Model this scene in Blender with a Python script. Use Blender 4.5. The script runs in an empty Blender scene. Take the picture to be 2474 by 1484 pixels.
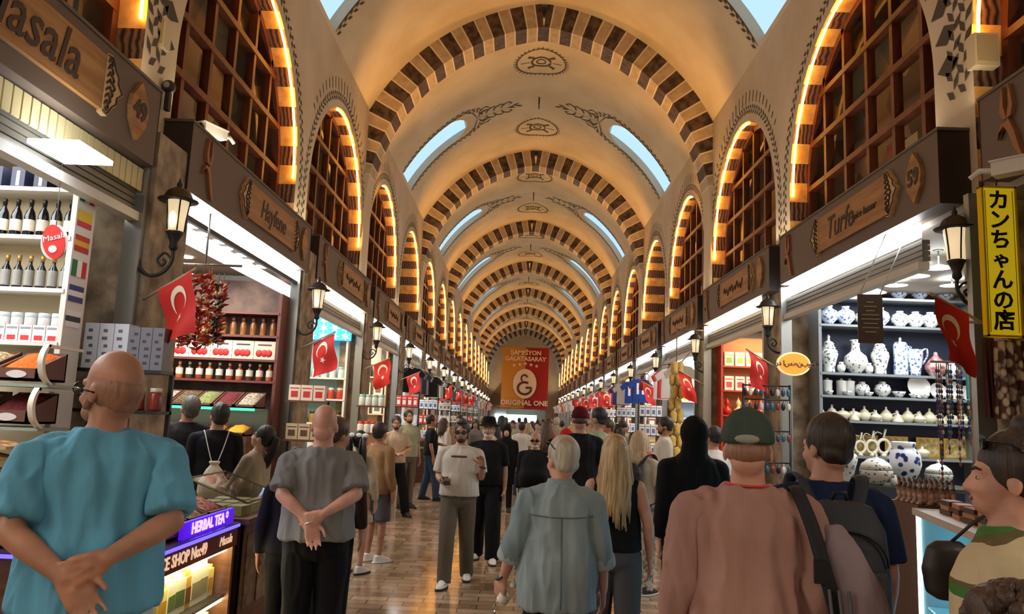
import bpy, bmesh, math, random
from mathutils import Vector as V, Matrix, noise
random.seed(7)
S = bpy.context.scene
C = S.collection
# ---------------------------------------------------------------- camera
F, CX, CY = 1870.0, 1237.0, 742.0
CAM = V((-0.17, 0.0, 1.74))
_y = V(((1258-CX)/F, -(1010-CY)/F, -1)).normalized()
_z = V((math.sin(.038), math.cos(.038), 0)); _z = (_z - _z.dot(_y)*_y).normalized()
_x = _y.cross(_z)
ROT = Matrix((_x, _y, _z))
def P(px, py, Y):
    """the place in the hall, Y metres from the entrance end, that lies under a photo pixel"""
    d = ROT @ V(((px-CX)/F, -(py-CY)/F, -1))
    return CAM + d*((Y-CAM.y)/d.y)
cd = bpy.data.cameras.new('camera'); cam = bpy.data.objects.new('camera', cd); C.objects.link(cam)
cd.sensor_width = 36; cd.lens = F/2474*36; cd.clip_start = .05; cd.clip_end = 300
cam.matrix_world = Matrix.Translation(CAM) @ ROT.to_4x4()
S.camera = cam
# ---------------------------------------------------------------- sky through the skylights, exposure
w = bpy.data.worlds.new('sky'); S.world = w; w.use_nodes = True
w.node_tree.nodes['Background'].inputs[0].default_value = (.42, .62, .88, 1)
w.node_tree.nodes['Background'].inputs[1].default_value = 1.15
S.view_settings.view_transform = 'Standard'; S.view_settings.look = 'None'
S.view_settings.exposure = 0.35; S.view_settings.gamma = 1; S.view_settings.use_curve_mapping = False
cy = S.cycles
cy.max_bounces = 5; cy.diffuse_bounces = 3; cy.glossy_bounces = 2; cy.transmission_bounces = 3
cy.transparent_max_bounces = 6; cy.caustics_reflective = False; cy.caustics_refractive = False
cy.sample_clamp_indirect = 4; cy.use_adaptive_sampling = True; cy.adaptive_threshold = .04
try: cy.use_light_tree = True
except Exception: pass
# hall grid: piers every 4.4 m, vault arches on every second pier
BAY = 4.4; PIER0 = 6.4; XW = 3.46; XS = 3.2; YE = 77.0
SZ0, SZ1 = 3.62, 4.27           # sign boards
VC, VE, VR = 5.80, .50, 4.43    # vault: centre height, centre offset, radius
piers = [PIER0 + BAY*k for k in range(-4, 17)]
def area(name, loc, size, power, col, rot=(0,0,0), size_y=None, spread=None):
    l = bpy.data.lights.new(name, 'AREA'); l.energy = power; l.color = col; l.size = size
    if size_y: l.shape = 'RECTANGLE'; l.size_y = size_y
    if spread: l.spread = spread
    o = bpy.data.objects.new(name, l); o.location = loc; o.rotation_euler = rot; C.objects.link(o); return o
# unseen fill lights added on top of the sign boards to brighten the vault
for k in range(0, 10):
    y0 = piers[0] + k*8.8
    for s in (-1, 1):
        area('vault_fill_light', (s*3.33, y0+4.4, 4.36), .1, 36, (1, .86, .62), (0, math.radians(180 - s*28), 0), 8.2)
# orange spots beside every vault arch
for k in range(0, 8):
    ya = 6.4 + 8.8*k
    for s in (-1, 1):
        for d in (-.95, .95):
            l = bpy.data.lights.new('arch_uplight', 'SPOT'); l.energy = 400; l.color = (1, .46, .07); l.spot_size = math.radians(62); l.spot_blend = 1; l.shadow_soft_size = .08
            o = bpy.data.objects.new('arch_uplight', l); o.location = (s*3.2, ya+d, 5.2); o.rotation_euler = (math.radians(0), math.radians(180 - s*12), 0); C.objects.link(o)
# ---------------------------------------------------------------- materials
def lin(c):
    return tuple(((v/255)/12.92 if v/255 <= .04045 else ((v/255+.055)/1.055)**2.4) for v in c) + (1,)
_M = {}
def M(name, c=(200,200,200), r=.6, metal=0, c2=None, sc=8, e=0, ec=None, bump=0, bsc=30, str3=(1,1,1), contrast=.15, coat=0, kind='noise', spec=.5, mid=.5):
    """one cached node material; c2 + sc = second colour broken in by noise, e = light it gives off"""
    if name in _M: return _M[name]
    m = bpy.data.materials.new(name); m.use_nodes = True; nt = m.node_tree; b = nt.nodes['Principled BSDF']
    b.inputs['Base Color'].default_value = lin(c); b.inputs['Roughness'].default_value = r; b.inputs['Metallic'].default_value = metal
    b.inputs['Specular IOR Level'].default_value = spec
    if coat: b.inputs['Coat Weight'].default_value = coat
    if e:
        b.inputs['Emission Color'].default_value = lin(ec or c); b.inputs['Emission Strength'].default_value = e
    if c2 or bump:
        tc = nt.nodes.new('ShaderNodeTexCoord'); mp = nt.nodes.new('ShaderNodeMapping'); mp.inputs['Scale'].default_value = str3
        nt.links.new(tc.outputs['Object'], mp.inputs['Vector'])
    if c2:
        if kind == 'voronoi':
            t = nt.nodes.new('ShaderNodeTexVoronoi'); t.inputs['Scale'].default_value = sc; out = t.outputs['Distance']
        elif kind == 'cells':
            t = nt.nodes.new('ShaderNodeTexVoronoi'); t.inputs['Scale'].default_value = sc; out = t.outputs['Color']
        elif kind == 'wave':
            t = nt.nodes.new('ShaderNodeTexWave'); t.inputs['Scale'].default_value = sc; t.inputs['Distortion'].default_value = 6; t.inputs['Detail'].default_value = 3; out = t.outputs['Fac']
        else:
            t = nt.nodes.new('ShaderNodeTexNoise'); t.inputs['Scale'].default_value = sc; t.inputs['Detail'].default_value = 5; out = t.outputs['Fac']
        nt.links.new(mp.outputs[0], t.inputs['Vector'])
        rp = nt.nodes.new('ShaderNodeValToRGB'); rp.color_ramp.elements[0].color = lin(c); rp.color_ramp.elements[1].color = lin(c2)
        rp.color_ramp.elements[0].position = max(0, mid-contrast); rp.color_ramp.elements[1].position = min(1, mid+contrast)
        nt.links.new(out, rp.inputs[0]); nt.links.new(rp.outputs[0], b.inputs['Base Color'])
    if bump:
        n = nt.nodes.new('ShaderNodeTexNoise'); n.inputs['Scale'].default_value = bsc; n.inputs['Detail'].default_value = 3
        nt.links.new(mp.outputs[0], n.inputs['Vector'])
        bp = nt.nodes.new('ShaderNodeBump'); bp.inputs['Strength'].default_value = bump; bp.inputs['Distance'].default_value = .02
        nt.links.new(n.outputs['Fac'], bp.inputs['Height']); nt.links.new(bp.outputs[0], b.inputs['Normal'])
    _M[name] = m; return m
def glass_mat(nm='clear glass', ior=1.4):
    if nm in _M: return _M[nm]
    m = bpy.data.materials.new(nm); m.use_nodes = True; nt = m.node_tree
    out = nt.nodes['Material Output']; nt.nodes.remove(nt.nodes['Principled BSDF'])
    t = nt.nodes.new('ShaderNodeBsdfTransparent'); t.inputs[0].default_value = (.93,.96,.94,1)
    g = nt.nodes.new('ShaderNodeBsdfGlossy'); g.inputs['Roughness'].default_value = .05
    fr = nt.nodes.new('ShaderNodeFresnel'); ge = nt.nodes.new('ShaderNodeNewGeometry'); ir = nt.nodes.new('ShaderNodeMapRange'); ir.inputs[3].default_value = ior; ir.inputs[4].default_value = 1/ior
    nt.links.new(ge.outputs['Backfacing'], ir.inputs[0]); nt.links.new(ir.outputs[0], fr.inputs[0])   # same sheen from both faces
    mx = nt.nodes.new('ShaderNodeMixShader'); nt.links.new(fr.outputs[0], mx.inputs[0])
    nt.links.new(t.outputs[0], mx.inputs[1]); nt.links.new(g.outputs[0], mx.inputs[2]); nt.links.new(mx.outputs[0], out.inputs[0])
    _M[nm] = m; return m
def floor_mat():
    m = bpy.data.materials.new('polished stone pavers'); m.use_nodes = True; nt = m.node_tree; b = nt.nodes['Principled BSDF']
    tc = nt.nodes.new('ShaderNodeTexCoord'); br = nt.nodes.new('ShaderNodeTexBrick')
    nt.links.new(tc.outputs['Object'], br.inputs['Vector'])
    for i, c in ((1, (172,148,120)), (2, (128,104,80)), (3, (84,68,52))): br.inputs[i].default_value = lin(c)
    br.inputs['Scale'].default_value = 1; br.inputs['Mortar Size'].default_value = .006; br.inputs['Brick Width'].default_value = .34; br.inputs['Row Height'].default_value = .16; br.inputs['Bias'].default_value = 0
    n = nt.nodes.new('ShaderNodeTexNoise'); n.inputs['Scale'].default_value = 3; n.inputs['Detail'].default_value = 6
    nt.links.new(tc.outputs['Object'], n.inputs['Vector'])
    mx = nt.nodes.new('ShaderNodeMix'); mx.data_type = 'RGBA'; mx.blend_type = 'OVERLAY'; mx.inputs[0].default_value = .5
    nt.links.new(br.outputs['Color'], mx.inputs[6]); nt.links.new(n.outputs['Fac'], mx.inputs[7]); nt.links.new(mx.outputs[2], b.inputs['Base Color'])
    mr = nt.nodes.new('ShaderNodeMapRange'); mr.inputs[3].default_value = .05; mr.inputs[4].default_value = .26
    nt.links.new(n.outputs['Fac'], mr.inputs[0]); nt.links.new(mr.outputs[0], b.inputs['Roughness'])
    bp = nt.nodes.new('ShaderNodeBump'); bp.inputs['Strength'].default_value = .25; bp.inputs['Distance'].default_value = .01
    nt.links.new(br.outputs['Fac'], bp.inputs['Height']); bp.invert = True; nt.links.new(bp.outputs[0], b.inputs['Normal'])
    return m
# ---------------------------------------------------------------- mesh builder
class MB:
    def __init__(s): s.v = []; s.f = []; s.m = []; s.sm = []
    def add(s, vs, fs, mi=0, smooth=False):
        o = len(s.v); s.v += [tuple(v) for v in vs]
        for f in fs: s.f.append(tuple(i+o for i in f)); s.m.append(mi); s.sm.append(smooth)
        return s
    def quad(s, a, b, c, d, mi=0): return s.add((a,b,c,d), ((0,1,2,3),), mi)
    def box(s, x0, y0, z0, x1, y1, z1, mi=0, T=None):
        x0, x1 = sorted((x0, x1)); y0, y1 = sorted((y0, y1)); z0, z1 = sorted((z0, z1))
        vs = [V((x,y,z)) for x in (x0,x1) for y in (y0,y1) for z in (z0,z1)]
        if T: vs = [T @ v for v in vs]
        return s.add(vs, ((0,1,3,2),(4,6,7,5),(0,4,5,1),(2,3,7,6),(0,2,6,4),(1,5,7,3)), mi)
    def tube(s, pts, r, n=8, mi=0, cap=True, flat=1.0):
        pts = [V(p) for p in pts]; k = len(pts); rs = r if isinstance(r, (list, tuple)) else [r]*k
        ref = None; vs = []
        for i, p in enumerate(pts):
            d = (pts[min(i+1,k-1)]-pts[max(i-1,0)])
            d = d.normalized() if d.length > 1e-9 else V((0,0,1))
            if ref is None: ref = d.orthogonal().normalized() if abs(d.z) > .99 else d.cross(V((0,0,1))).normalized()
            ref = (ref - ref.dot(d)*d)
            ref = ref.normalized() if ref.length > 1e-6 else d.orthogonal().normalized()
            q = d.cross(ref)
            for j in range(n):
                a = 2*math.pi*j/n; vs.append(p + (ref*math.cos(a) + q*math.sin(a)*flat)*rs[i])
        fs = [(i*n+j, i*n+(j+1)%n, (i+1)*n+(j+1)%n, (i+1)*n+j) for i in range(k-1) for j in range(n)]
        s.add(vs, fs, mi, True)
        if cap:
            o = len(s.v)-len(vs)
            s.f.append(tuple(o+j for j in reversed(range(n)))); s.f.append(tuple(o+(k-1)*n+j for j in range(n))); s.m += [mi, mi]; s.sm += [False, False]
        return s
    def lathe(s, prof, c=(0,0,0), n=16, mi=0, T=None, smooth=True, sx=1, sy=1):
        vs = []
        for r, z in prof:
            for j in range(n):
                a = 2*math.pi*j/n; p = V((c[0]+r*sx*math.cos(a), c[1]+r*sy*math.sin(a), c[2]+z)); vs.append(T @ p if T else p)
        k = len(prof); fs = [(i*n+j, i*n+(j+1)%n, (i+1)*n+(j+1)%n, (i+1)*n+j) for i in range(k-1) for j in range(n)]
        fs += [tuple(reversed(range(n))), tuple((k-1)*n+j for j in range(n))]
        return s.add(vs, fs, mi, smooth)
    def ell(s, c, r, mi=0, nu=14, nv=9, T=None):
        c = V(c); vs = []
        for i in range(nv+1):
            t = math.pi*i/nv
            for j in range(nu):
                a = 2*math.pi*j/nu; p = c + V((r[0]*math.sin(t)*math.cos(a), r[1]*math.sin(t)*math.sin(a), -r[2]*math.cos(t))); vs.append(T @ p if T else p)
        return s.add(vs, [(i*nu+j, i*nu+(j+1)%nu, (i+1)*nu+(j+1)%nu, (i+1)*nu+j) for i in range(nv) for j in range(nu)], mi, True)
    def cap(s, a, ra, b, rb, n=12, mi=0):
        a, b = V(a), V(b); d = b-a; L = d.length
        if L < 1e-6: return s.ell(a, (ra,)*3, mi)
        d = d/L; pts = []; rs = []
        for t in (90, 60, 30): pts.append(a - d*ra*math.sin(math.radians(t))); rs.append(max(ra*math.cos(math.radians(t)), ra*.05))
        pts += [a, (a+b)/2, b]; rs += [ra, (ra+rb)/2, rb]
        for t in (30, 60, 90): pts.append(b + d*rb*math.sin(math.radians(t))); rs.append(max(rb*math.cos(math.radians(t)), rb*.05))
        return s.tube(pts, rs, n, mi)
    def prism(s, poly, t, T=None, mi=0, mi_side=None):
        """flat outline (x, z) in the plane y = 0 given thickness t towards -y"""
        n = len(poly); vs = [V((x, 0, z)) for x, z in poly] + [V((x, -t, z)) for x, z in poly]
        if T: vs = [T @ v for v in vs]
        fs = [tuple(range(n)), tuple(reversed(range(n, 2*n)))]
        s.add(vs, fs, mi); o = len(s.v)-2*n; q = mi if mi_side is None else mi_side
        for i in range(n): s.f.append((o+i, o+n+i, o+n+(i+1)%n, o+(i+1)%n)); s.m.append(q); s.sm.append(False)
        return s
    def loft(s, rings, mi=0, n=20, T=None):
        """rings of (z, rx, ry, yoff[, xoff]) closed at both ends"""
        vs = []
        for g in rings:
            z, rx, ry, yo = g[:4]; xo = g[4] if len(g) > 4 else 0
            for j in range(n):
                a = 2*math.pi*j/n; ca, sa = math.cos(a), math.sin(a)
                p = V((xo + rx*math.copysign(abs(ca)**.85, ca), yo + ry*math.copysign(abs(sa)**.85, sa), z)); vs.append(T(p) if T else p)
        k = len(rings); fs = [(i*n+j, i*n+(j+1)%n, (i+1)*n+(j+1)%n, (i+1)*n+j) for i in range(k-1) for j in range(n)]
        fs += [tuple(reversed(range(n))), tuple((k-1)*n+j for j in range(n))]
        return s.add(vs, fs, mi, True)
    def mesh(s, name, mats):
        me = bpy.data.meshes.new(name); me.from_pydata(s.v, [], s.f)
        for m in (mats if isinstance(mats, (list, tuple)) else [mats]): me.materials.append(m)
        me.polygons.foreach_set('material_index', s.m); me.polygons.foreach_set('use_smooth', s.sm); me.update(); return me
    def build(s, name, mats, parent=None, loc=None, rot=None):
        return link(name, s.mesh(name, mats), parent, loc, rot)
def link(name, me, parent=None, loc=None, rot=None):
    o = bpy.data.objects.new(name, me); C.objects.link(o)
    if parent: o.parent = parent
    if loc is not None: o.location = loc
    if rot is not None: o.rotation_euler = rot
    return o
def tag(o, label, cat, group=None, kind=None):
    o['label'] = label; o['category'] = cat
    if group: o['group'] = group
    if kind: o['kind'] = kind
    return o
def struct(o): o['kind'] = 'structure'; return o
def empty(name, loc=(0,0,0), rz=0):
    o = bpy.data.objects.new(name, None); o.location = loc; o.rotation_euler = (0,0,rz); o.empty_display_size = .1; C.objects.link(o); return o
kids = lambda o: [c for c in o.children]
def dup(o, loc=None, rot=None, label=None, scale=None, group=None, parent=None):
    c = o.copy(); C.objects.link(c)
    if parent: c.parent = parent
    for ch in list(o.children): dup(ch, parent=c)
    if loc is not None: c.location = loc
    if rot is not None: c.rotation_euler = rot if isinstance(rot, (tuple, list)) else (0,0,rot)
    if scale is not None: c.scale = scale if isinstance(scale, (tuple, list)) else (scale,)*3
    if label: c['label'] = label
    if group: c['group'] = group
    return c
def text(body, size, mat, parent, T, ext=.004, shear=0, sx=1, name='lettering', bold=0):
    cu = bpy.data.curves.new('lettering', 'FONT'); cu.body = body; cu.size = size; cu.extrude = ext; cu.align_x = 'CENTER'; cu.align_y = 'CENTER'; cu.shear = shear; cu.resolution_u = 2; cu.offset = bold
    t = bpy.data.objects.new('lettering', cu); C.objects.link(t)
    me = bpy.data.meshes.new_from_object(t.evaluated_get(bpy.context.evaluated_depsgraph_get()))
    bpy.data.objects.remove(t); bpy.data.curves.remove(cu)
    me.materials.clear(); me.materials.append(mat); me.transform(T @ Matrix.Diagonal((sx,1,1,1)))
    return link(name, me, parent)
FACE = Matrix.Rotation(math.pi/2, 4, 'X')      # lettering stands up and reads from -y
Tr = Matrix.Translation
def Rz(d): return Matrix.Rotation(math.radians(d), 4, 'Z')
# ---------------------------------------------------------------- the hall
cream = M('cream plaster', (206,188,160), .75, c2=(192,172,142), sc=1.2)
lightst = M('tan voussoir', (186,164,132), .6, c2=(168,144,112), sc=6)
edgest = M('pale voussoir edge', (214,198,172), .6)
darkst = M('veined dark voussoir', (38,20,13), .5, c2=(92,70,56), sc=7, kind='noise', contrast=.13, str3=(1,3,1))
revl = M('honey marble block', (226,176,104), .5, c2=(196,140,70), sc=7)
revd = M('dark marble block', (34,15,10), .45, c2=(120,84,64), sc=5, kind='wave', contrast=.5)
orn = M('painted ornament brown', (74,62,48), .8)
wood_d = M('dark red wood', (96,44,22), .45, c2=(70,30,15), sc=10, str3=(1,1,.15))
stone = M('weathered pier stone', (176,156,130), .85, c2=(112,96,78), sc=5, bump=.8, bsc=14)
led = M('warm LED', (255,190,90), .5, e=17, ec=(255,176,70))
fb = MB(); fb.quad((-9,-12,0),(9,-12,0),(9,YE,0),(-9,YE,0)); struct(fb.build('floor', floor_mat()))
def vp(s, y, off=0):
    """vault surface at arc length s from the crown (positive = +x side), lowered by off"""
    th0 = math.acos(VE/VR); a = th0 - abs(s)/VR; R = VR - off
    return V((math.copysign(1, s)*(R*math.cos(a) - VE), y, VC + R*math.sin(a)))
TH0 = math.acos(VE/VR); TH1 = math.acos((XW+VE)/VR)          # crown, springing
SKY_A, SKY_B = math.radians(27.5), math.radians(57)            # skylight slit
skyY = [11.1 + 8.8*k - 17.6 for k in range(0, 10)]
b = MB(); ys = [-12.0]
for y in skyY: ys += [y-.7, y+.7]
ys += [YE]; angs = [TH1 + (SKY_A-TH1)*i/1 for i in range(1)] + [SKY_A + (SKY_B-SKY_A)*i/12 for i in range(13)] + [SKY_B + (TH0-SKY_B)*i/10 for i in range(1, 11)]
for s in (-1, 1):
    for i in range(len(ys)-1):
        hole = i % 2 == 1
        for j in range(len(angs)-1):
            if hole and angs[j] >= SKY_A-1e-6 and angs[j+1] <= SKY_B+1e-6: continue
            q = [vp(s*(TH0-a)*VR, y) for a, y in ((angs[j], ys[i]), (angs[j], ys[i+1]), (angs[j+1], ys[i+1]), (angs[j+1], ys[i]))]
            b.add(q if s > 0 else q[::-1], ((0,1,2,3),), 0, True)
            # collar of the slit
    for y in skyY:
        for y1 in (y-.7, y+.7):
            for j in range(1, 13):
                a0, a1 = angs[j], angs[j+1]
                b.quad(vp(s*(TH0-a0)*VR, y1), vp(s*(TH0-a1)*VR, y1), vp(s*(TH0-a1)*VR, y1, -.18), vp(s*(TH0-a0)*VR, y1, -.18))
        for a in (SKY_A, SKY_B): b.quad(vp(s*(TH0-a)*VR, y-.7), vp(s*(TH0-a)*VR, y+.7), vp(s*(TH0-a)*VR, y+.7, -.18), vp(s*(TH0-a)*VR, y-.7, -.18))
        # rounded crown end of the slit
        for e in (-1, 1):
            n = 6; cor = vp(s*(TH0-SKY_B)*VR, y+e*.7, .002)
            arc = [vp(s*((TH0-SKY_B)*VR + .6*(1-math.sin(math.pi/2*i/n))), y+e*.7*(math.cos(math.pi/2*i/n)), .002) for i in range(n+1)]
            for i in range(n): b.add((cor, arc[i], arc[i+1]), ((0,1,2),))
struct(b.build('ceiling', cream))
skg = MB()
for s in (-1, 1):
    for y in skyY:
        for j in range(1, 13): skg.quad(*[vp(s*(TH0-a)*VR, yy, -.17) for a, yy in ((angs[j], y-.7), (angs[j], y+.7), (angs[j+1], y+.7), (angs[j+1], y-.7))])
struct(skg.build('skylight_window_glass', glass_mat('skylight glass', 1.04)))
# vault arches
def arch(n, yc):
    b = MB(); Ri, Ro, h = 3.925, 4.44, .3
    tc_ = math.acos(VE/Ri); step = math.radians(3.42)
    def seg(a0, a1, mi, s):
        A = lambda R, a: (s*(R*math.cos(a)-VE), VC + R*math.sin(a))
        i0, i1, o0, o1 = A(Ri,a0), A(Ri,a1), A(Ro,a0), A(Ro,a1)
        for y, fl in ((yc-h, 1), (yc+h, 0)): b.quad(*[(p[0], y, p[1]) for p in (i0, i1, o1, o0)], mi)
        b.quad((i0[0],yc-h,i0[1]), (i0[0],yc+h,i0[1]), (i1[0],yc+h,i1[1]), (i1[0],yc-h,i1[1]), mi)
    for s in (-1, 1):
        a = tc_; k = 0
        while a > math.radians(12):
            w_ = step*(.5 if k == 0 else 1); lo = a - w_
            if k % 2 == 0: seg(a, lo, 1, s)
            else:
                e = step*.12; seg(a, a-e, 2, s); seg(a-e, lo+e, 0, s); seg(lo+e, lo, 2, s)
            a = lo; k += 1
        if abs(yc-6.4) < .1: continue
        for i in range(4): seg(a*(1-i/4), a*(1-(i+1)/4), 3, s)
        b.box(s*(Ri-VE), yc-h, 4.0, s*(XW+.02), yc+h, VC, 3)
    struct(b.build('trim_%d' % n, [lightst, darkst, edgest, cream]))
archY = [6.4 + 8.8*k for k in range(1, 8)] + [74.2, 6.4, -2.4, -11.2]
for n, y in enumerate(archY): arch(n+1, y)
# painted ornament: strokes laid on a surface by a mapping fn(u, v) -> point
def stroke(b, fn, pts, wd):
    L = len(pts); fr = []
    for i, (u, v) in enumerate(pts):
        u0, v0 = pts[max(i-1,0)]; u1, v1 = pts[min(i+1,L-1)]; d = math.hypot(u1-u0, v1-v0) or 1
        nx, ny = -(v1-v0)/d, (u1-u0)/d; w_ = wd*1.5*(.35 if i in (0, L-1) else 1)/2
        fr.append((fn(u+nx*w_, v+ny*w_), fn(u-nx*w_, v-ny*w_)))
    for i in range(L-1): b.quad(fr[i][0], fr[i+1][0], fr[i+1][1], fr[i][1])
def arcp(cu, cv, r, a0, a1, n=8, ry=None): return [(cu+r*math.cos(math.radians(a0+(a1-a0)*i/n)), cv+(ry or r)*math.sin(math.radians(a0+(a1-a0)*i/n))) for i in range(n+1)]
def leaf(b, fn, u, v, ang, L, w_):
    c_, s_ = math.cos(ang), math.sin(ang); q = [(0,0),(L*.45,w_),(L,0),(L*.45,-w_)]
    b.quad(*[fn(u+x*c_-y*s_, v+x*s_+y*c_) for x, y in q])
def vine(b, fn, path, size, phase=0):
    """small leaves alternating along a path of (u, v)"""
    acc = 0; k = phase
    for i in range(len(path)-1):
        (u0,v0), (u1,v1) = path[i], path[i+1]; d = math.hypot(u1-u0, v1-v0); a = math.atan2(v1-v0, u1-u0)
        while acc < d:
            t = acc/d; s_ = 1 if k % 2 else -1
            leaf(b, fn, u0+(u1-u0)*t, v0+(v1-v0)*t, a+s_*.7, size*1.5, size*.33); k += 1; acc += size*.8
        acc -= d
om = MB()
for k in range(8):
    yc = 10.8 + 8.8*k - 0
    fnv = lambda u, v: vp(u if abs(u) > 1e-5 else 1e-5, v, .012)
    for e in (-2.1, 2.1):                   # two medallions each side of the hook
        y = yc+e
        for i in range(36): a = math.radians(i*10); stroke(om, fnv, [(.58*math.cos(a), y+.62*math.sin(a)), (.68*math.cos(a+.05), y+.73*math.sin(a+.05))], .045)
        stroke(om, fnv, arcp(0, y, .60, 0, 360, 30, .65), .02)
        stroke(om, fnv, arcp(0, y, .11, 0, 360, 14), .025)
        stroke(om, fnv, arcp(0, y, .23, 0, 360, 18), .035)
        for q in range(4):
            a = math.radians(45+90*q); ca, sa = math.cos(a), math.sin(a)
            stroke(om, fnv, [(ca*.22, y+sa*.22), (ca*.34+.03, y+sa*.34), (ca*.44, y+sa*.36), (ca*.46-.06*ca, y+sa*.46)], .05)
        for q in (0, 180): a = math.radians(q); stroke(om, fnv, [(.28*math.cos(a), y), (.50*math.cos(a), y)], .04)
    yc += .3
    for s in (-1, 1):
        sA, sB = (TH0-SKY_A)*VR, (TH0-SKY_B)*VR
        f2 = lambda u, v, s=s: vp(s*u, v, .012)
        for e in (-1, 1):
            pth = [(sA - (sA-sB)*i/14, yc+e*.80) for i in range(15)] + [(sB-.35, yc+e*.55), (sB-.5, yc+e*.2)]
            vine(om, f2, pth, .10); stroke(om, f2, [(sA - (sA-sB)*i/10, yc+e*.72) for i in range(11)] + [(sB-.2, yc+e*.5), (sB-.32, yc)], .022)
            for q in range(4):              # feathered finial towards the crown
                u0 = sB-.35-.22*q; stroke(om, f2, [(u0, yc+e*.06), (u0-.06, yc+e*.26), (u0-.22, yc+e*.34), (u0-.30, yc+e*.24), (u0-.2, yc+e*.16)], .03)
            stroke(om, f2, [(sB-.4, yc+e*.5), (sB-.6, yc+e*.52), (sB-.7, yc+e*.35)], .03)
        stroke(om, f2, [(sB-.35, yc), (sB-1.35, yc)], .03)
        for q in range(3): leaf(om, f2, sB-1.2-.1*q, yc, math.pi+(.5 if q % 2 else -.5), .25, .04)
struct(om.build('trim_20', orn))
for k in range(8):
    hb = MB(); y = 10.8+8.8*k; z = VC+VR*math.sin(TH0)
    hb.tube([(0,y,z+.02),(0,y,z-.20)], .02, 6); hb.tube([(.0,y+.06*math.cos(a),z-.26+.06*math.sin(a)) for a in [math.pi/2+2*math.pi*i/10 for i in range(10)]], .014, 6)
    tag(hb.build('ceiling_hook', M('black iron', (22,18,16), .5)), 'black iron hook on the crown of the vault, %s from the striped arches' % ['first','second','third','fourth','fifth','sixth','seventh','eighth'][k], 'hook', 'vault hooks')
# side walls with lunettes
LR, LE, LZ = 1.98, .08, 4.94
def lun(n=28, R=LR, z0=3.66, e=LE):
    """opening outline about the bay centre: list of (dy, z) from near foot over the apex to the far foot"""
    t0 = math.acos(e/R); right = [(R*math.cos(t)-e, LZ+R*math.sin(t)) for t in [t0*i/n for i in range(n+1)]]
    right = [(R-e, z0)] + right
    return [(-a, z) for a, z in right] + [(a, z) for a, z in right[::-1]][1:]
ZT = VC + VR*math.sin(TH1)
bays = [p for p in piers[:-1]]
for s, nm in ((-1, 'spice_side'), (1, 'ceramics_side')):
    b = MB(); om = MB(); x = s*XW
    for p0 in bays:
        yc = p0+BAY/2; o = lun()
        b.quad((x,p0,3.6),(x,yc+o[0][0],3.6),(x,yc+o[0][0],ZT+.05),(x,p0,ZT+.05)); b.quad((x,yc+o[-1][0],3.6),(x,p0+BAY,3.6),(x,p0+BAY,ZT+.05),(x,yc+o[-1][0],ZT+.05))
        for i in range(1, len(o)-2): b.quad((x,yc+o[i][0],o[i][1]),(x,yc+o[i+1][0],o[i+1][1]),(x,yc+o[i+1][0],ZT+.05),(x,yc+o[i][0],ZT+.05))
        if p0 < 44:
            fw = lambda u, v: V((s*(XW-.006), u, v))
            for R_, z_ in ((LR+.2, .10),):
                if p0 < 5: continue
                oo = [q_ for q_ in lun(16, R_, 4.3, LE) if p0 > 8 or q_[0] > -.4]; vine(om, fw, [(yc+a, z) for a, z in oo], z_*.8)
            if p0 > 8:
                for i in range(-11, 12):        # plume of strokes over the apex
                    t = math.radians(90+i*5); stroke(om, fw, [(yc+(LR+.30)*math.cos(t), LZ+(LR+.28)*math.sin(t)), (yc+(LR+.52-abs(i)*.012)*math.cos(t), LZ+(LR+.52-abs(i)*.012)*math.sin(t))], .05)
            else:
                for i in range(11):             # painted dark lozenges on the near jamb
                    t = math.radians(100+i*8); c_ = (yc+(LR+.16)*math.cos(t), LZ+(LR+.16)*math.sin(t))
                    om.quad(*[fw(c_[0]+.0+dx*math.cos(t)-dy*math.sin(t), c_[1]+dx*math.sin(t)+dy*math.cos(t)) for dx, dy in ((-.17,0),(0,-.1),(.17,0),(0,.1))])
        if abs(p0-6.4) < .1:
            fw = lambda u, v: V((s*(XW-.006), u, v))
            for off in (-.2, -.03): vine(om, fw, [(p0+off+.03*math.sin(i), 4.6+.14*i) for i in range(17)], .11)
    struct(b.build('wall_'+nm, cream)); struct(om.build('trim_'+nm, orn))
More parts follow.
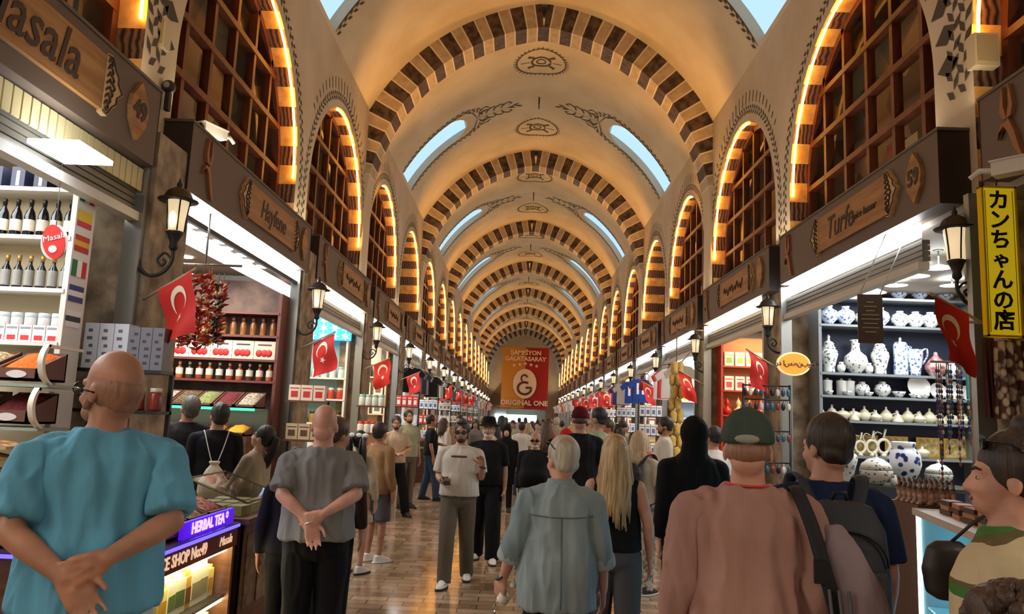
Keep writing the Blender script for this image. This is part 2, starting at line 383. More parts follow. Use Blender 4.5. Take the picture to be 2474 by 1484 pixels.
# pane back walls and windows
paneback = M('upper room wall', (150,120,88), .8, c2=(88,66,50), sc=1.6, kind='cells', contrast=.3)
wn = 0
for s in (-1, 1):
    side = 'spice-shop side' if s < 0 else 'ceramics-shop side'
    for ki, p0 in enumerate(bays):
        yc = p0+BAY/2; wn += 1; deep = .34 if abs(p0-19.6) > .1 else .75
        x0, x1 = s*XW, s*(XW+deep)
        o = lun(40, LR, 3.66)
        # reveal, built from alternating marble blocks
        b = MB(); acc = 0; last = 0; Lb = .27
        tot = [0]
        for i in range(1, len(o)): tot.append(tot[-1]+math.hypot(o[i][0]-o[i-1][0], o[i][1]-o[i-1][1]))
        def at(d):
            i = max(1, min(len(o)-1, next((j for j in range(1, len(o)) if tot[j] >= d), len(o)-1))); t = (d-tot[i-1])/max(1e-9, tot[i]-tot[i-1])
            return (o[i-1][0]+(o[i][0]-o[i-1][0])*t, o[i-1][1]+(o[i][1]-o[i-1][1])*t)
        half = tot[-1]/2; k = 0
        for sd in (-1, 1):
            d = 0; k = 0
            while d < half-1e-4:
                w_ = Lb/2 if k == 0 else Lb; d1 = min(half, d+w_)
                for q in range(3):
                    a0, a1 = at(half+sd*(d+(d1-d)*q/3)), at(half+sd*(d+(d1-d)*(q+1)/3))
                    b.quad((x0,yc+a0[0],a0[1]),(x1,yc+a0[0],a0[1]),(x1,yc+a1[0],a1[1]),(x0,yc+a1[0],a1[1]), k % 2)
                d = d1; k += 1
        wdw = struct(b.build('window_%d' % wn, [revd, revl]))
        # wooden grid
        g = MB(); xf0, xf1 = s*(XW+deep-.10), s*(XW+deep)
        oi = lun(24, LR-.09, 3.66); oo = lun(24, LR, 3.66)
        for i in range(len(oi)-1):
            for xx in (xf0, xf1): g.quad((xx,yc+oi[i][0],oi[i][1]),(xx,yc+oi[i+1][0],oi[i+1][1]),(xx,yc+oo[i+1][0],oo[i+1][1]),(xx,yc+oo[i][0],oo[i][1]))
            g.quad((xf0,yc+oi[i][0],oi[i][1]),(xf1,yc+oi[i][0],oi[i][1]),(xf1,yc+oi[i+1][0],oi[i+1][1]),(xf0,yc+oi[i+1][0],oi[i+1][1]))
        zt = lambda dy: LZ+math.sqrt(max(0, LR*LR-(abs(dy)+LE)**2))
        for q in range(-2, 3): dy = q*.62; g.box(xf0, yc+dy-.035, 3.66, xf1, yc+dy+.035, zt(dy)-.03)
        for z in (4.42, 5.02, 5.62, 6.2):
            hw = (LR-LE) if z < LZ else math.sqrt(LR*LR-(z-LZ)**2)-LE; g.box(s*(XW+deep-.11), yc-hw+.04, z-.035, s*(XW+deep+.01), yc+hw-.04, z+.035)
        g.build('window_frame', wood_d, wdw)
        pn = MB(); oz = lun(20, LR-.05, 3.66); xp = s*(XW+deep-.045); pn.add([(xp,yc+a,z) for a, z in oz], (tuple(range(len(oz))),)); pn.build('window_pane', glass_mat('old window glass', 1.05), wdw)
        pb = MB(); xb = s*(XW+deep+.55); pb.quad((xb,yc-2.15,3.6),(xb,yc+2.15,3.6),(xb,yc+2.15,7.0),(xb,yc-2.15,7.0))
        for e in (-2.15, 2.15): pb.quad((xb,yc+e,3.6),(x1,yc+e,3.6),(x1,yc+e,7.0),(xb,yc+e,7.0))
        pb.quad((xb,yc-2.15,7),(xb,yc+2.15,7),(x1,yc+2.15,7),(x1,yc-2.15,7))
        if 1 < ki < 7:
            for q in range(9):
                yy = yc-1.7+q*.42; hh = .25+random.random()*.8; pb.box(xb, yy, 4.1, xb-s*.3, yy+.3, 4.1+hh, 1+q % 3)
        pb.build('upper_room', [paneback, M('storage box tan', (176,140,96), .8), M('storage box rust', (150,70,36), .8), M('storage box grey', (120,118,112), .8)], wdw)
        if p0 < -1: continue                # LED line just inside the arch edge
        lb = MB(); ol = [q_ for q_ in lun(24, LR-.03, 4.98) if q_[0] > -.55]; lb.tube([(s*(XW+.035), yc+a, z) for a, z in ol], .016, 6)
        tag(lb.build('led_strip', led), 'glowing warm LED line inside the %s lunette arch, %s along the wall' % (side, ['hidden bay','unseen bay','off frame','opening bay','first full bay','second full bay','third full bay','fourth bay','fifth bay','sixth bay','seventh bay','eighth bay','ninth bay','tenth bay','eleventh bay','twelfth bay','thirteenth bay','fourteenth bay','fifteenth bay','sixteenth bay','last bay'][ki]), 'light', 'lunette LED lines')
# end wall with lit passage
b = MB(); prof = [vp(s_*.25, YE) for s_ in range(-18, 19)]
prof = [p for p in prof if abs(p.x) <= XW+.1]
b.add([(p.x, YE, p.z) for p in prof] + [(XW, YE, 2.5), (-XW, YE, 2.5)], (tuple(range(len(prof)+2)),), 0)
b.box(-XW, YE-.05, 0, -1.6, YE+.1, 2.6, 0); b.box(2.2, YE-.05, 0, XW, YE+.1, 2.6, 0)
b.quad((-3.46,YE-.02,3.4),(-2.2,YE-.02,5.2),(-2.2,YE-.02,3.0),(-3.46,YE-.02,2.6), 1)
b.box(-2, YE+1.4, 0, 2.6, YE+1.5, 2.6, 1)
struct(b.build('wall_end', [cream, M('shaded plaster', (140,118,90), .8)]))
# shop shells: piers, partitions, backs, ceilings
shopw = M('shop plaster', (196,190,178), .7); shopc = M('shop ceiling', (150,136,118), .6); steel = M('brushed steel trim', (150,150,145), .35, .7); dshop = M('shop dark panel', (60,48,40), .6)
for s, nm in ((-1, 'spice_side'), (1, 'ceramics_side')):
    b = MB(); fr = MB()
    for p in piers:
        x0 = s*(XS+.02) if s < 0 else XS+(.30 if abs(p-6.4) < .1 else .16); q_ = 0 if s < 0 else (.22 if abs(p-6.4) < .1 else .1)
        b.box(x0, p-.33-q_, 0, s*(XW+.25), p+.33-q_*1.4, 3.95, 0)             # stone pier
        b.box(s*(XW+.2), p-.12, 0, s*6.4, p+.12, 3.62, 1)           # partition
        for e in ((-.36, .36) if s < 0 else (-.46,) if abs(p-6.4) < .1 else (-.46, .30)): fr.box(s*(XS+.06), p+e-.035, 0, s*(XS+.20), p+e+.035, 3.62, 0)
    b.box(s*6.3, -12, 0, s*6.45, YE, 3.62, 1)
    b.box(s*(XS+.2), -12, 3.56, s*6.4, YE, 3.66, 2)
    struct(b.build('wall_shops_'+nm, [stone, shopw, shopc])); struct(fr.build('trim_shopfront_'+nm, steel))
b = MB(); prof = [vp(s_*.25, -12) for s_ in range(-18, 19)]; prof = [p for p in prof if abs(p.x) <= XW+.1]
b.add([(p.x, -12, p.z) for p in prof] + [(6.4, -12, 3.7), (6.4, -12, 0), (-6.4, -12, 0), (-6.4, -12, 3.7)], (tuple(range(len(prof)+4)),), 0); struct(b.build('wall_entrance', cream))
# ---------------------------------------------------------------- signs, lanterns, flags, banner
board = M('taupe sign board', (98,82,68), .55); boardcap = M('dark sign end', (44,34,30), .5)
plate = M('tan wood plate', (168,120,66), .5, c2=(136,90,44), sc=3, str3=(.6,4,6)); engr = M('engraved dark brown', (58,36,20), .6); palew = M('pale carved wood', (196,160,110), .5)
coppr = M('copper wood', (150,96,54), .5)
def curve2(pts, n=6):
    out = []
    for i in range(len(pts)-1):
        p0, p1, p2, p3 = pts[max(i-1,0)], pts[i], pts[i+1], pts[min(i+2,len(pts)-1)]
        for j in range(n):
            t = j/n; out.append(tuple(.5*((2*p1[q])+(p2[q]-p0[q])*t+(2*p0[q]-5*p1[q]+4*p2[q]-p3[q])*t*t+(3*p1[q]-p0[q]-3*p2[q]+p3[q])*t**3) for q in range(len(p1))))
    return out + [tuple(pts[-1])]
def shop_sign(s, p, word, num, label, size=.34, small='', squig=False):
    y0, y1 = (p+.2, p+4.15) if s < 0 else (p-.2, p+3.75); L = y1-y0
    r = empty('shop_sign', (s*XS, y0 if s < 0 else y1, SZ0), math.pi/2 if s < 0 else -math.pi/2)
    tag(r, label, 'sign', 'bazaar shop signs'); H = SZ1-SZ0
    b = MB(); b.box(0, 0, 0, L, .26, H); b.box(-.015, -.01, H-.025, L+.015, .27, H); bo = b.build('board', board, r)
    for xe in (-.004, L): b = MB(); b.box(xe, -.004, 0, xe+.004, .26, H-.025); b.build('end_panel', boardcap, r)
    a, c = L*.36, L*.78
    b = MB(); b.box(a, -.035, .13, c, 0, H-.13); npl = b.build('name_plate', plate, r)
    for e, x in ((-1, a), (1, c)):
        hs = (H-.26)/2; cz = H/2
        out = [(0,-hs-.02),(.06,-hs-.03),(.12,-hs*.75),(.17,-hs*.55),(.17,-hs*.3),(.24,0),(.17,hs*.3),(.17,hs*.55),(.12,hs*.75),(.06,hs+.03),(0,hs+.02)]
        q = MB(); q.prism([(x+e*u, cz+v) for u, v in out][::e], .04); sc_ = q.build('scroll', palew, npl)
        q = MB()
        for k in range(7):
            v0 = -hs+.04+k*(2*hs-.08)/6; m = .12-.03*abs(k-3)/3*2; q.tube([(x+e*u, -.045, cz+v0+dv) for u, dv in curve2([(.01,0),(m*.5,.035),(m,.0),(m*.7,-.03),(m*.45,-.005)], 3)], .008, 4)
        q.tube([(x+e*u*.93, -.043, cz+v*.93) for u, v in out], .007, 4); q.build('scroll_carving', engr, sc_)
    if word:
        text(word, size, engr, npl, Tr((a+(c-a)*(.5 if not small else .36), -.037, H/2)) @ FACE, .004, .25, .92, bold=.004)
        if small: text(small, size*.33, engr, npl, Tr((a+(c-a)*.72, -.037, H/2-.03)) @ FACE, .004, .25)
    elif squig:
        q = MB(); q.tube([(a+.25+i*.05, -.037, H/2+.055*math.sin(i*2.1)+.03*math.sin(i*.9)) for i in range(int((c-a-.5)/.05))], .012, 4); q.build('lettering', engr, npl)
    # tulip emblem
    q = MB(); tx, tz = L*.09, H*.5
    for e in (-1, 1): q.prism([(tx+e*u, tz+v) for u, v in ((0,.02),(.05,.03),(.075,.1),(.055,.2),(.035,.27),(.03,.2),(.03,.12),(.012,.07))][::e], .03)
    q.prism([(tx-.01+u, tz+v) for u, v in ((0,.0),(.03,.02),(.09,-.1),(.13,-.22),(.16,-.29),(.12,-.28),(.07,-.2),(.02,-.08),(-.03,-.02),(-.09,-.06),(-.1,-.1),(-.06,.0))], .03)
    q.build('tulip_emblem', coppr, r)
    q = MB(); nx = L*.91; q.prism([(nx+u, H/2+v) for u, v in ((-.13,.0),(-.11,.1),(0,.23),(.11,.1),(.13,0),(.11,-.1),(0,-.23),(-.11,-.1))], .035, mi=0); npp = q.build('number_plate', plate, r)
    if num: text(num, .2, engr, npp, Tr((nx, -.037, H/2)) @ FACE, .004, bold=.008)
    return r
names = ['on the {} side']
ordw = ['first','second','third','fourth','fifth','sixth','seventh','eighth','ninth','tenth','eleventh','twelfth','thirteenth','fourteenth','fifteenth','sixteenth','last']
shop_sign(-1, 1.82, 'Masala', '49', 'brown shop sign with script ending in sala and hexagonal number 49', .42)
shop_sign(-1, 6.4, 'Hayfene', '', 'brown shop sign lettered Hayfene on a tan plate above pepper garlands', .30)
shop_sign(1, 1.86, '', '', 'brown shop sign with tulip emblem above the yellow vertical sign', squig=True)
shop_sign(1, 6.4, 'Turfe', '59', 'brown shop sign lettered Turfe with number 59 above the ceramics', .34, 'spice bazaar')
for s, nm in ((-1, 'spice side'), (1, 'ceramics side')):
    for k in range(2, 16): shop_sign(s, PIER0+BAY*(k-1), '', '', 'brown shop sign with unreadable tan plate, %s of its row on the %s' % (ordw[k], nm), squig=k < 8)
# under each sign: light strip and shutter housing
lit = M('white shop light', (255,255,255), .4, e=11, ec=(240,246,255)); litw = M('warm shop light', (255,255,255), .4, e=11, ec=(255,238,212)); shut = M('shutter slats', (120,116,104), .45, .4); rail = M('pale shutter rail', (200,196,186), .5); dkrail = M('black rail', (30,30,32), .5)
for s, nm in ((-1, 'spice side'), (1, 'ceramics side')):
    for k in range(-2, 16):
        if s > 0 and k == 0: continue
        p = PIER0+BAY*(k-1); y0, y1 = p+.36, p+4.04
        t = empty('fascia_light', (s*3.3, y0, 3.2)); tag(t, 'white light strip and shutter box under the %s sign on the %s' % (ordw[k] if k >= 0 else 'unseen', nm), 'light', 'shop front lights')
        if s < 0 and k == 0:
            b = MB()
            for i in range(40): b.box(-s*.012, .05+i*.09, .22, 0, .125+i*.09, .40)
            b.build('slatted_board', M('cream slats', (206,190,140), .6), t)
        else: b = MB(); b.box(0, 0, .27, s*.03, y1-y0, .40); b.build('light_panel', lit if k % 3 != 2 else litw, t)
        if s > 0 and k == 1:
            for i in range(9): b = MB(); b.box(-.02, .25+i*.4, .31, s*.02, .42+i*.4, .40); b.build('spot_lamp', M('bright spot lamp', (255,255,255), .4, e=14, ec=(236,246,255)), t)
        if s < 0 and k == 2-1:
            b = MB(); b.box(0, 0, .22, s*.04, y1-y0, .27); b.build('rail', dkrail, t)
            b = MB(); b.box(s*.08, 0, .04, s*.1, y1-y0, .2); b.build('lower_light_panel', M('printed white light panel', (235,240,240), .4, e=.9, ec=(225,238,250)), t)
        else:
            b = MB()
            for i in range(4): b.box(s*.03, 0, .06+i*.05, s*.1, y1-y0, .1+i*.05)
            b.build('shutter', shut, t)
            b = MB(); b.box(-s*.01, 0, -.02, s*.09, y1-y0, .05); b.build('rail', rail, t)
        area('shop_light', (s*4.5, p+2.1, 3.5), 1.4, 110 if k < 7 else 60, (.96,.98,1) if k % 3 != 2 else (1,.9,.74), (0,0,0), 3.0)
# lanterns
iron = M('black iron', (22,18,16), .5); bulbm = M('lantern bulb', (255,240,210), .4, e=16, ec=(255,226,170)); lglass = M('frosted lantern glass', (226,206,172), .35, e=.55, ec=(255,226,180))
ln = empty('wall_lantern', (0,0,0))
b = MB(); b.box(-.015, -.02, -.24, .02, .02, .2); b.box(-.02,-.03,.03,.0,.03,.07); b.box(-.02,-.03,-.2,0,.03,-.16)
b.tube([(.0,0,.05),(.09,0,.05)], .012, 6); b.tube([(.09,0,.12),(.09,0,-.14)], .014, 6)
b.tube(curve2([(.0,0,-.17),(.09,0,-.17),(.12,0,-.26),(.2,0,-.32),(.3,0,-.29),(.36,0,-.2),(.36,0,-.1)]), .014, 6)
b.tube(curve2([(.36,0,-.19),(.30,0,-.14),(.25,0,-.19),(.28,0,-.24),(.31,0,-.21),(.29,0,-.19)]), .010, 6); b.build('bracket', iron, ln)
b = MB(); b.lathe([(.02,-.12),(.035,-.1),(.03,-.06),(.055,0),(.07,.02),(.06,.03)], (.36,0,0), 10); b.build('lantern_base', iron, ln)
b = MB(); b.lathe([(.062,.03),(.068,.12),(.085,.27)], (.36,0,0), 10); b.build('lantern_glass', lglass, ln)
b = MB()
for i in range(5): a = 2*math.pi*i/5+.3; b.tube([(.36+.064*math.cos(a),.064*math.sin(a),.03),(.36+.07*math.cos(a),.07*math.sin(a),.12),(.36+.088*math.cos(a),.088*math.sin(a),.27)], .006, 4)
b.build('lantern_rib', iron, ln)
b = MB(); b.lathe([(.145,.265),(.15,.275),(.11,.29),(.085,.34),(.04,.37),(.018,.38),(.022,.40),(.008,.43),(.004,.45)], (.36,0,0), 14); b.build('lantern_roof', iron, ln)
b = MB(); b.ell((.36,-.072,.11), (.02,.012,.06)); b.build('bulb', bulbm, ln)
lam_n = 0
for s, nm in ((-1, 'spice side'), (1, 'ceramics side')):
    for k in range(1, 16):
        y = PIER0+BAY*(k-1)-.34; o = ln if (s < 0 and k == 1) else dup(ln)
        o.location = (-3.38 if s < 0 else (3.60 if k == 1 else 3.5), y-.02, 3.08); o.rotation_euler = (0, 0, 0 if s < 0 else math.pi); o.scale = (1.05,)*3
        tag(o, 'black iron lantern with lit bulb on a scroll bracket, %s pier on the %s' % (ordw[k-1], nm), 'lantern', 'pier lanterns')
# flags: red, white crescent and star
redc = M('red flag cloth', (196,32,24), .7, bump=.2, bsc=6); whitec = M('flag white', (236,222,196), .7); polem = M('pale flag pole', (170,150,120), .5)
def flag(A, B, L, label, t0=.36, t1=.97, seed=0, lean=0):
    A, B = V(A), V(B); r = empty('flag', A); tag(r, label, 'flag', 'Turkish flags on the piers'.replace('Turkish','red'))
    b = MB(); b.tube([(0,0,0), B-A], .011, 6); b.build('pole', polem, r)
    d = B-A; nrm = V((-d.y, d.x, 0)).normalized()
    def f(u, v, off=0): return d*(t0+(t1-t0)*u) + V((lean*v*L, 0, -v*L-.01)) + nrm*(.03*math.sin(u*5+v*3+seed)*(.3+v) + .02*math.sin(v*7+seed*2) + off)
    b = MB(); n, m = 12, 14; vs = [f(i/n, j/m) for j in range(m+1) for i in range(n+1)]
    b.add(vs, [(j*(n+1)+i, j*(n+1)+i+1, (j+1)*(n+1)+i+1, (j+1)*(n+1)+i) for j in range(m) for i in range(n)], 0, True); cl = b.build('cloth', redc, r)
    W = d.length*(t1-t0); b = MB()
    for off in (-.004, .004):
        g = lambda x, y: f(.5+x/W, .4+y/L, off); R = W*.26; N = 20
        for i in range(N):
            a0, a1 = [math.radians(90+38 + (360-76)*q/N) for q in (i, i+1)]
            ins = lambda a: (R*.8*math.cos(a)*1.0, R*.8*math.sin(a)+R*.22*1)
            def inn(a):
                x, y = R*math.cos(a), R*math.sin(a); vx, vy = x, y-R*.24; l = math.hypot(vx, vy); k = R*.80/l; k = min(k, .985); return (vx*k, R*.24+vy*k)
            o0, o1, i0, i1 = (R*math.cos(a0), R*math.sin(a0)), (R*math.cos(a1), R*math.sin(a1)), inn(a0), inn(a1)
            b.quad(g(*[o0[0], o0[1]-R*.3]), g(o1[0], o1[1]-R*.3), g(i1[0], i1[1]-R*.3), g(i0[0], i0[1]-R*.3))
    b.build('crescent', whitec, cl); b = MB()
    for off in (-.004, .004):
        g = lambda x, y: f(.5+x/W, .4+y/L, off); R = W*.26; sc_ = []
        for i in range(10): q = R*.42 if i % 2 == 0 else R*.17; a = math.radians(90+36*i); sc_.append((q*math.cos(a), q*math.sin(a)+R*.98))
        c0 = g(0, R*.98)
        for i in range(10): b.add((c0, g(*sc_[i]), g(*sc_[(i+1)%10])), ((0,1,2),))
    # turn the crescent so that its horns open downwards
    b.build('star', whitec, cl); return r
FL = {-1: ['large red crescent flag beside the pepper garlands', 'red crescent flag below the lantern at the turquoise lattice shop', 'red crescent flag by the cream picture shelf', 'small red crescent flag by the white hat stall'],
      1: ['large red crescent flag hanging in front of the ceramics', 'red crescent flag beside the orange oval sign', 'red crescent flag beside the hanging loofahs', 'small red crescent flag by the blue jerseys']}
for s in (-1, 1):
    for k in range(4):
        y = PIER0+BAY*k-.36
        if s > 0: y -= .2
        if s > 0: y = PIER0+BAY*k-(.58 if k == 0 else .425)
        A = (s*3.2 if s < 0 else (3.52 if k == 0 else 3.38), y, 2.55 if s < 0 else 2.45); B = (s*2.66 if s < 0 else 2.72, y-.32, 2.76 if s < 0 else 2.74)
        flag(A, B, .46, FL[s][k], t0=.36 if s < 0 else (.60 if k == 0 else .54), seed=k*2+s, lean=.12 if s < 0 else .16)
    for k in range(5, 9):
        y = PIER0+BAY*k-.36; flag((s*3.4, y-.06*(s > 0), 2.6), (s*2.62, y-.3, 2.8), .46, 'small red crescent flag far down the %s, %s of the distant ones' % ('spice side' if s < 0 else 'ceramics side', ordw[k-5]), seed=k)
# banner at the end of the hall
YB = 71.5
c0, c1 = P(1215, 838, YB), P(1322, 990, YB); x0, x1, zb, zt_ = c0.x, c1.x, c1.z, c0.z; Wb = x1-x0; Hb = zt_-zb
r = empty('banner', ((x0+x1)/2, YB, zb)); tag(r, 'huge gold and red club banner with oval emblem hanging across the hall end', 'banner')
b = MB(); n = 20
for mi, (u0, u1) in enumerate(((-.5, 0), (0, .5))):
    for i in range(n):
        for j in range(6):
            f = lambda u, v: (u*Wb, .12*math.sin(v*5)*.5+.06*math.sin(u*9), v*Hb)
            a0, a1 = u0+(u1-u0)*j/6, u0+(u1-u0)*(j+1)/6
            b.add([f(a0,i/n), f(a1,i/n), f(a1,(i+1)/n), f(a0,(i+1)/n)], ((0,1,2,3),), mi, True)
xe_ = math.sqrt(VR*VR-(zb+Hb-VC)**2)-VE-.02; b.tube([(-xe_-(x0+x1)/2,0,Hb),(xe_-(x0+x1)/2,0,Hb)], .02, 5, 1); b.tube([(-Wb/2-.1,0,0),(Wb/2+.1,0,0)], .05, 6, 1)
cl = b.build('cloth', [M('banner gold', (206,134,34), .7), M('banner red', (168,22,14), .7)], r)
bw = M('banner pale print', (240,206,170), .7)
for body, sz, zf in (('ŞAMPİYON', .55, .91), ('GALATASARAY', .55, .81), ('ORIGINAL ONE', .62, .09)): text(body, sz, bw, cl, Tr((0, -.16, Hb*zf)) @ FACE, .02, 0, 1.0, bold=.02)
b = MB()
for i in range(5):
    cx_, cz_ = (i-2)*.52, Hb*(.70+.035*(1-abs(i-2)/2))
    b.prism([(cx_+(.2 if q % 2 == 0 else .08)*math.sin(math.pi*q/5), cz_+(.2 if q % 2 == 0 else .08)*math.cos(math.pi*q/5)) for q in range(10)], .03, Tr((0,-.14,0)))
b.build('star', bw, cl)
b = MB(); b.prism([(1.08*math.cos(a), Hb*.405+1.36*math.sin(a)) for a in [2*math.pi*i/40 for i in range(40)]], .04, Tr((0,-.12,0))); ov = b.build('emblem_oval', bw, cl)
b = MB(); ed = M('emblem dark', (82,38,24), .7)
b.tube([(.62*math.cos(a), -.18, Hb*.33+.55*math.sin(a)) for a in [math.radians(60+i*15) for i in range(20)]] + [(.62,-.18,Hb*.34),(.1,-.18,Hb*.34)], .11, 6)
b.tube([(.28*math.cos(a)-.05, -.18, Hb*.49+.32*math.sin(a)) for a in [math.radians(20+i*16) for i in range(14)]], .08, 6); b.build('monogram', ed, ov)
b = MB(); q0, q1 = P(1196, 1000, 76.8), P(1296, 1022, 76.8); b.box(q0.x, 76.7, q1.z, q1.x, 76.96, q0.z)
tag(b.build('lit_shopfront_sign', M('blue white screen', (200,230,255), .5, e=3.5, ec=(170,220,255))), 'glowing pale blue lightbox under the big banner', 'lightbox')
# cameras, speakers, projecting signs
def camera_box(loc, rz, label, dome=False):
    r = empty('security_camera', loc, rz); tag(r, label, 'camera'); wh = M('camera white', (214,206,196), .4)
    b = MB()
    if dome: b.ell((0,0,0), (.06,.06,.06)); b.build('housing', iron, r); b = MB(); b.ell((0,-.045,0), (.03,.03,.03)); b.build('lens', M('grey lens ring', (120,116,112), .2), r); b = MB(); b.box(-.02,-.02,-.22,.02,.03,0); b.build('mount', iron, r)
    else:
        b.box(-.05,-.17,-.04,.05,.12,.05); b.box(-.06,-.2,.05,.06,.13,.06); b.build('housing', wh, r)
        b = MB(); b.lathe([(.03,0),(.04,.03)], (0,0,0), 10, T=Tr((0,-.17,0)) @ Matrix.Rotation(math.pi/2,4,'X')); b.build('lens', iron, r)
        b = MB(); b.tube([(0,.1,0),(0,.2,.02),(0,.26,-.02)], .02, 6); b.build('mount', wh, r)
p_ = P(520, 322, 7.6); camera_box((p_.x, p_.y, p_.z), math.radians(-25), 'white security camera on top of the Hayfene sign'.replace('Hayfene','pepper-garland shop'))
p_ = P(408, 210, 6.5); camera_box((p_.x, p_.y, p_.z), 0, 'round black camera at the corner of the first lunette window', True)
p_ = P(2452, 405, 4.75); camera_box((p_.x, p_.y, p_.z), math.radians(40), 'white camera just above the yellow vertical sign')
def speaker(px, py, Y, label):
    p = P(px, py, Y); r = empty('wall_speaker', p); tag(r, label, 'speaker'); b = MB(); b.box(-.1,0,-.14,.1,.12,.14); b.build('cabinet', M('cream speaker', (196,176,140), .6), r); b = MB(); b.box(-.08,-.012,-.11,.08,0,.11); b.build('grille', M('tan grille', (170,146,104), .8), r)
    b = MB(); b.tube([(0,.1,-.1),(0,.12,-.3)], .012, 6); b.build('bracket', iron, r)
speaker(372, 75, 6.35, 'small cream speaker beside the painted vine near the sala sign'); speaker(2385, 118, 6.0, 'small cream speaker beside the painted vine above the yellow sign')
# yellow vertical sign
p_ = P(2420, 630, 5.4); r = empty('hanging_sign', p_, math.radians(0)); r.scale = (.92,)*3; tag(r, 'tall narrow yellow sign with black Japanese characters hanging by a pier', 'sign')
b = MB(); b.box(-.135, 0, -.59, .135, .05, .59); bd = b.build('panel', M('yellow sign face', (226,196,28), .5, e=.25, ec=(240,206,30)), r)
b = MB(); fm = M('gold edge', (206,170,30), .4)
for x in (-.135, .12): b.box(x, -.01, -.59, x+.015, .055, .59)
for z in (-.59, .575): b.box(-.135, -.01, z, .135, .055, z+.015)
b.build('edge_frame', fm, r); b = MB()
for x in (-.108,.104): b.box(x, -.003, -.555, x+.004, 0, .555)
b.build('border_line', M('brown line', (130,96,20), .6), bd)
blk = M('black lettering', (18,16,16), .6)
for i, ch in enumerate('カンちゃんの店'): text(ch, .165 if ch != 'ゃ' else .14, blk, bd, Tr((-.002, -.003, .47-i*.157)) @ FACE, .003, bold=.004, name='character')
b = MB(); b.tube([(0,.02,.59),(0,.02,.7)], .006, 4); b.tube([(0,.02,.7),(.22,.1,.72)], .01, 5); b.build('hanger', iron, r)
# orange oval sign
p_ = P(1915, 880, 9.9); r = empty('oval_sign', p_); tag(r, 'orange oval sign with dark Arabic script beside a red flag', 'sign')
el = lambda a_, b_: [(a_*math.cos(2*math.pi*i/36), b_*math.sin(2*math.pi*i/36)) for i in range(36)]
b = MB(); b.prism(el(.21,.15), .05); b.build('rim', M('cream rim', (240,214,160), .5, e=.5, ec=(255,214,150)), r)
b = MB(); b.prism(el(.19,.13), .012, Tr((0,-.05,0))); fc = b.build('face', M('orange face', (232,140,30), .5, e=.5, ec=(240,140,26)), r)
text('ورد اسطنبول', .085, engr, fc, Tr((0, -.063, 0)) @ FACE, .003, sx=.95, bold=.003); b = MB(); b.tube([(.18,.02,0),(.36,.1,.02)], .012, 5); b.build('arm', iron, r)
# red hanging oval at the spice shop
p_ = P(131, 585, 5.0); r = empty('oval_sign', p_, math.radians(12)); tag(r, 'tilted red oval sign with white script hanging before dark bottles', 'sign')
b = MB(); b.prism([(x*math.cos(.5)-z*math.sin(.5)*.3, z) for x, z in el(.078,.115)], .012); b.build('face', M('bright red face', (222,44,36), .45), r)
text('Masala', .055, M('white print', (246,236,230), .5), r, Tr((0,-.014,.03)) @ FACE @ Matrix.Rotation(.35,4,'Z'), .002, .2); b = MB(); b.prism([(x, z-.05) for x, z in el(.025,.025)], .004, Tr((0,-.012,0))); b.prism([(x+.0,z) for x, z in el(.0821,.119)], .004, Tr((0,.005,0))); b.build('round_badge', M('white print', (246,236,230), .5), r)
b = MB(); b.tube([(0,0,.11),(-.02,0,.75)], .003, 4); b.build('string', M('grey string', (120,116,110), .7), r)
# brown hanging notice in the ceramics shop
p_ = P(2103, 770, 7.2); r = empty('hanging_notice', p_, math.radians(-8)); tag(r, 'brown hanging notice board with pale lines before the blue vases', 'sign')
b = MB(); b.box(-.11,0,-.23,.11,.015,.23); bd = b.build('board', M('brown notice', (66,52,42), .5), r)
b = MB()
for i, w_ in enumerate((.05,.09,.06,.12,.13,.1,.12,.08)): b.box(-w_/1.6, -.004, .15-i*.04, w_/1.6, 0, .16-i*.04)
b.build('printed_line', M('tan print', (150,130,100), .6), bd)
b = MB()
chm = M('pale chain', (190,190,180), .4, .6)
for x in (-.09,.09): b = MB(); b.tube([(x,0,.23),(x+.24,-.02,.80)], .006, 4); b.build('chain', chm, r)
# square ceiling light panel and slatted board above the spice shop
b = MB(); q = [P(125,280,4.55), P(180,280,4.9), P(228,322,4.9), P(190,322,4.5)]; c_ = sum(q, V())/4
b.box(-.16,-.2,-.015,.16,.2,.015); tag(b.build('ceiling_panel_light', lit, loc=(c_.x, c_.y, 3.3)), 'square white panel light under the sala sign', 'light')
# ---------------------------------------------------------------- goods and shop furniture
def lat(name, segs, n=12, extra=None):
    b = MB(); mats = []
    for prof, m in segs:
        if m not in mats: mats.append(m)
        b.lathe(prof, n=n, mi=mats.index(m))
    if extra: extra(b, mats)
    return b.build(name, mats)
def put(proto, pts, label, cat, group, rz=None, sc=None):
    """first use places the thing itself, every further place gets a copy of its own"""
    out = []
    for i, p in enumerate(pts):
        fresh = 'label' not in proto.keys()
        o = proto if fresh else dup(proto)
        tag(o, label if isinstance(label, str) else label(i), cat, group); o.location = V(p)+V((0,0,.0015))
        o.rotation_euler = (0, 0, (random.uniform(-.15,.15) if rz is None else rz)); k = 1 if sc is None else (sc[i] if isinstance(sc, list) else sc); o.scale = (k,)*3
        out.append(o)
    return out
def lerp(a, b, n): a, b = V(a), V(b); return [a+(b-a)*(i/(max(1,n-1))) for i in range(n)]
white = M('white paint', (226,222,212), .5); dkglass = M('dark bottle glass', (16,14,18), .15, spec=.6); paper = M('label paper', (224,214,196), .7); goldcap = M('gold cap', (190,150,70), .35, .6)
blackp = M('black plastic', (24,24,26), .4); redp = M('red print', (190,36,30), .5); woodm = M('brown counter wood', (112,70,44), .45, c2=(86,50,30), sc=6, str3=(1,.2,4)); woodd = M('dark slat wood', (54,34,24), .5)
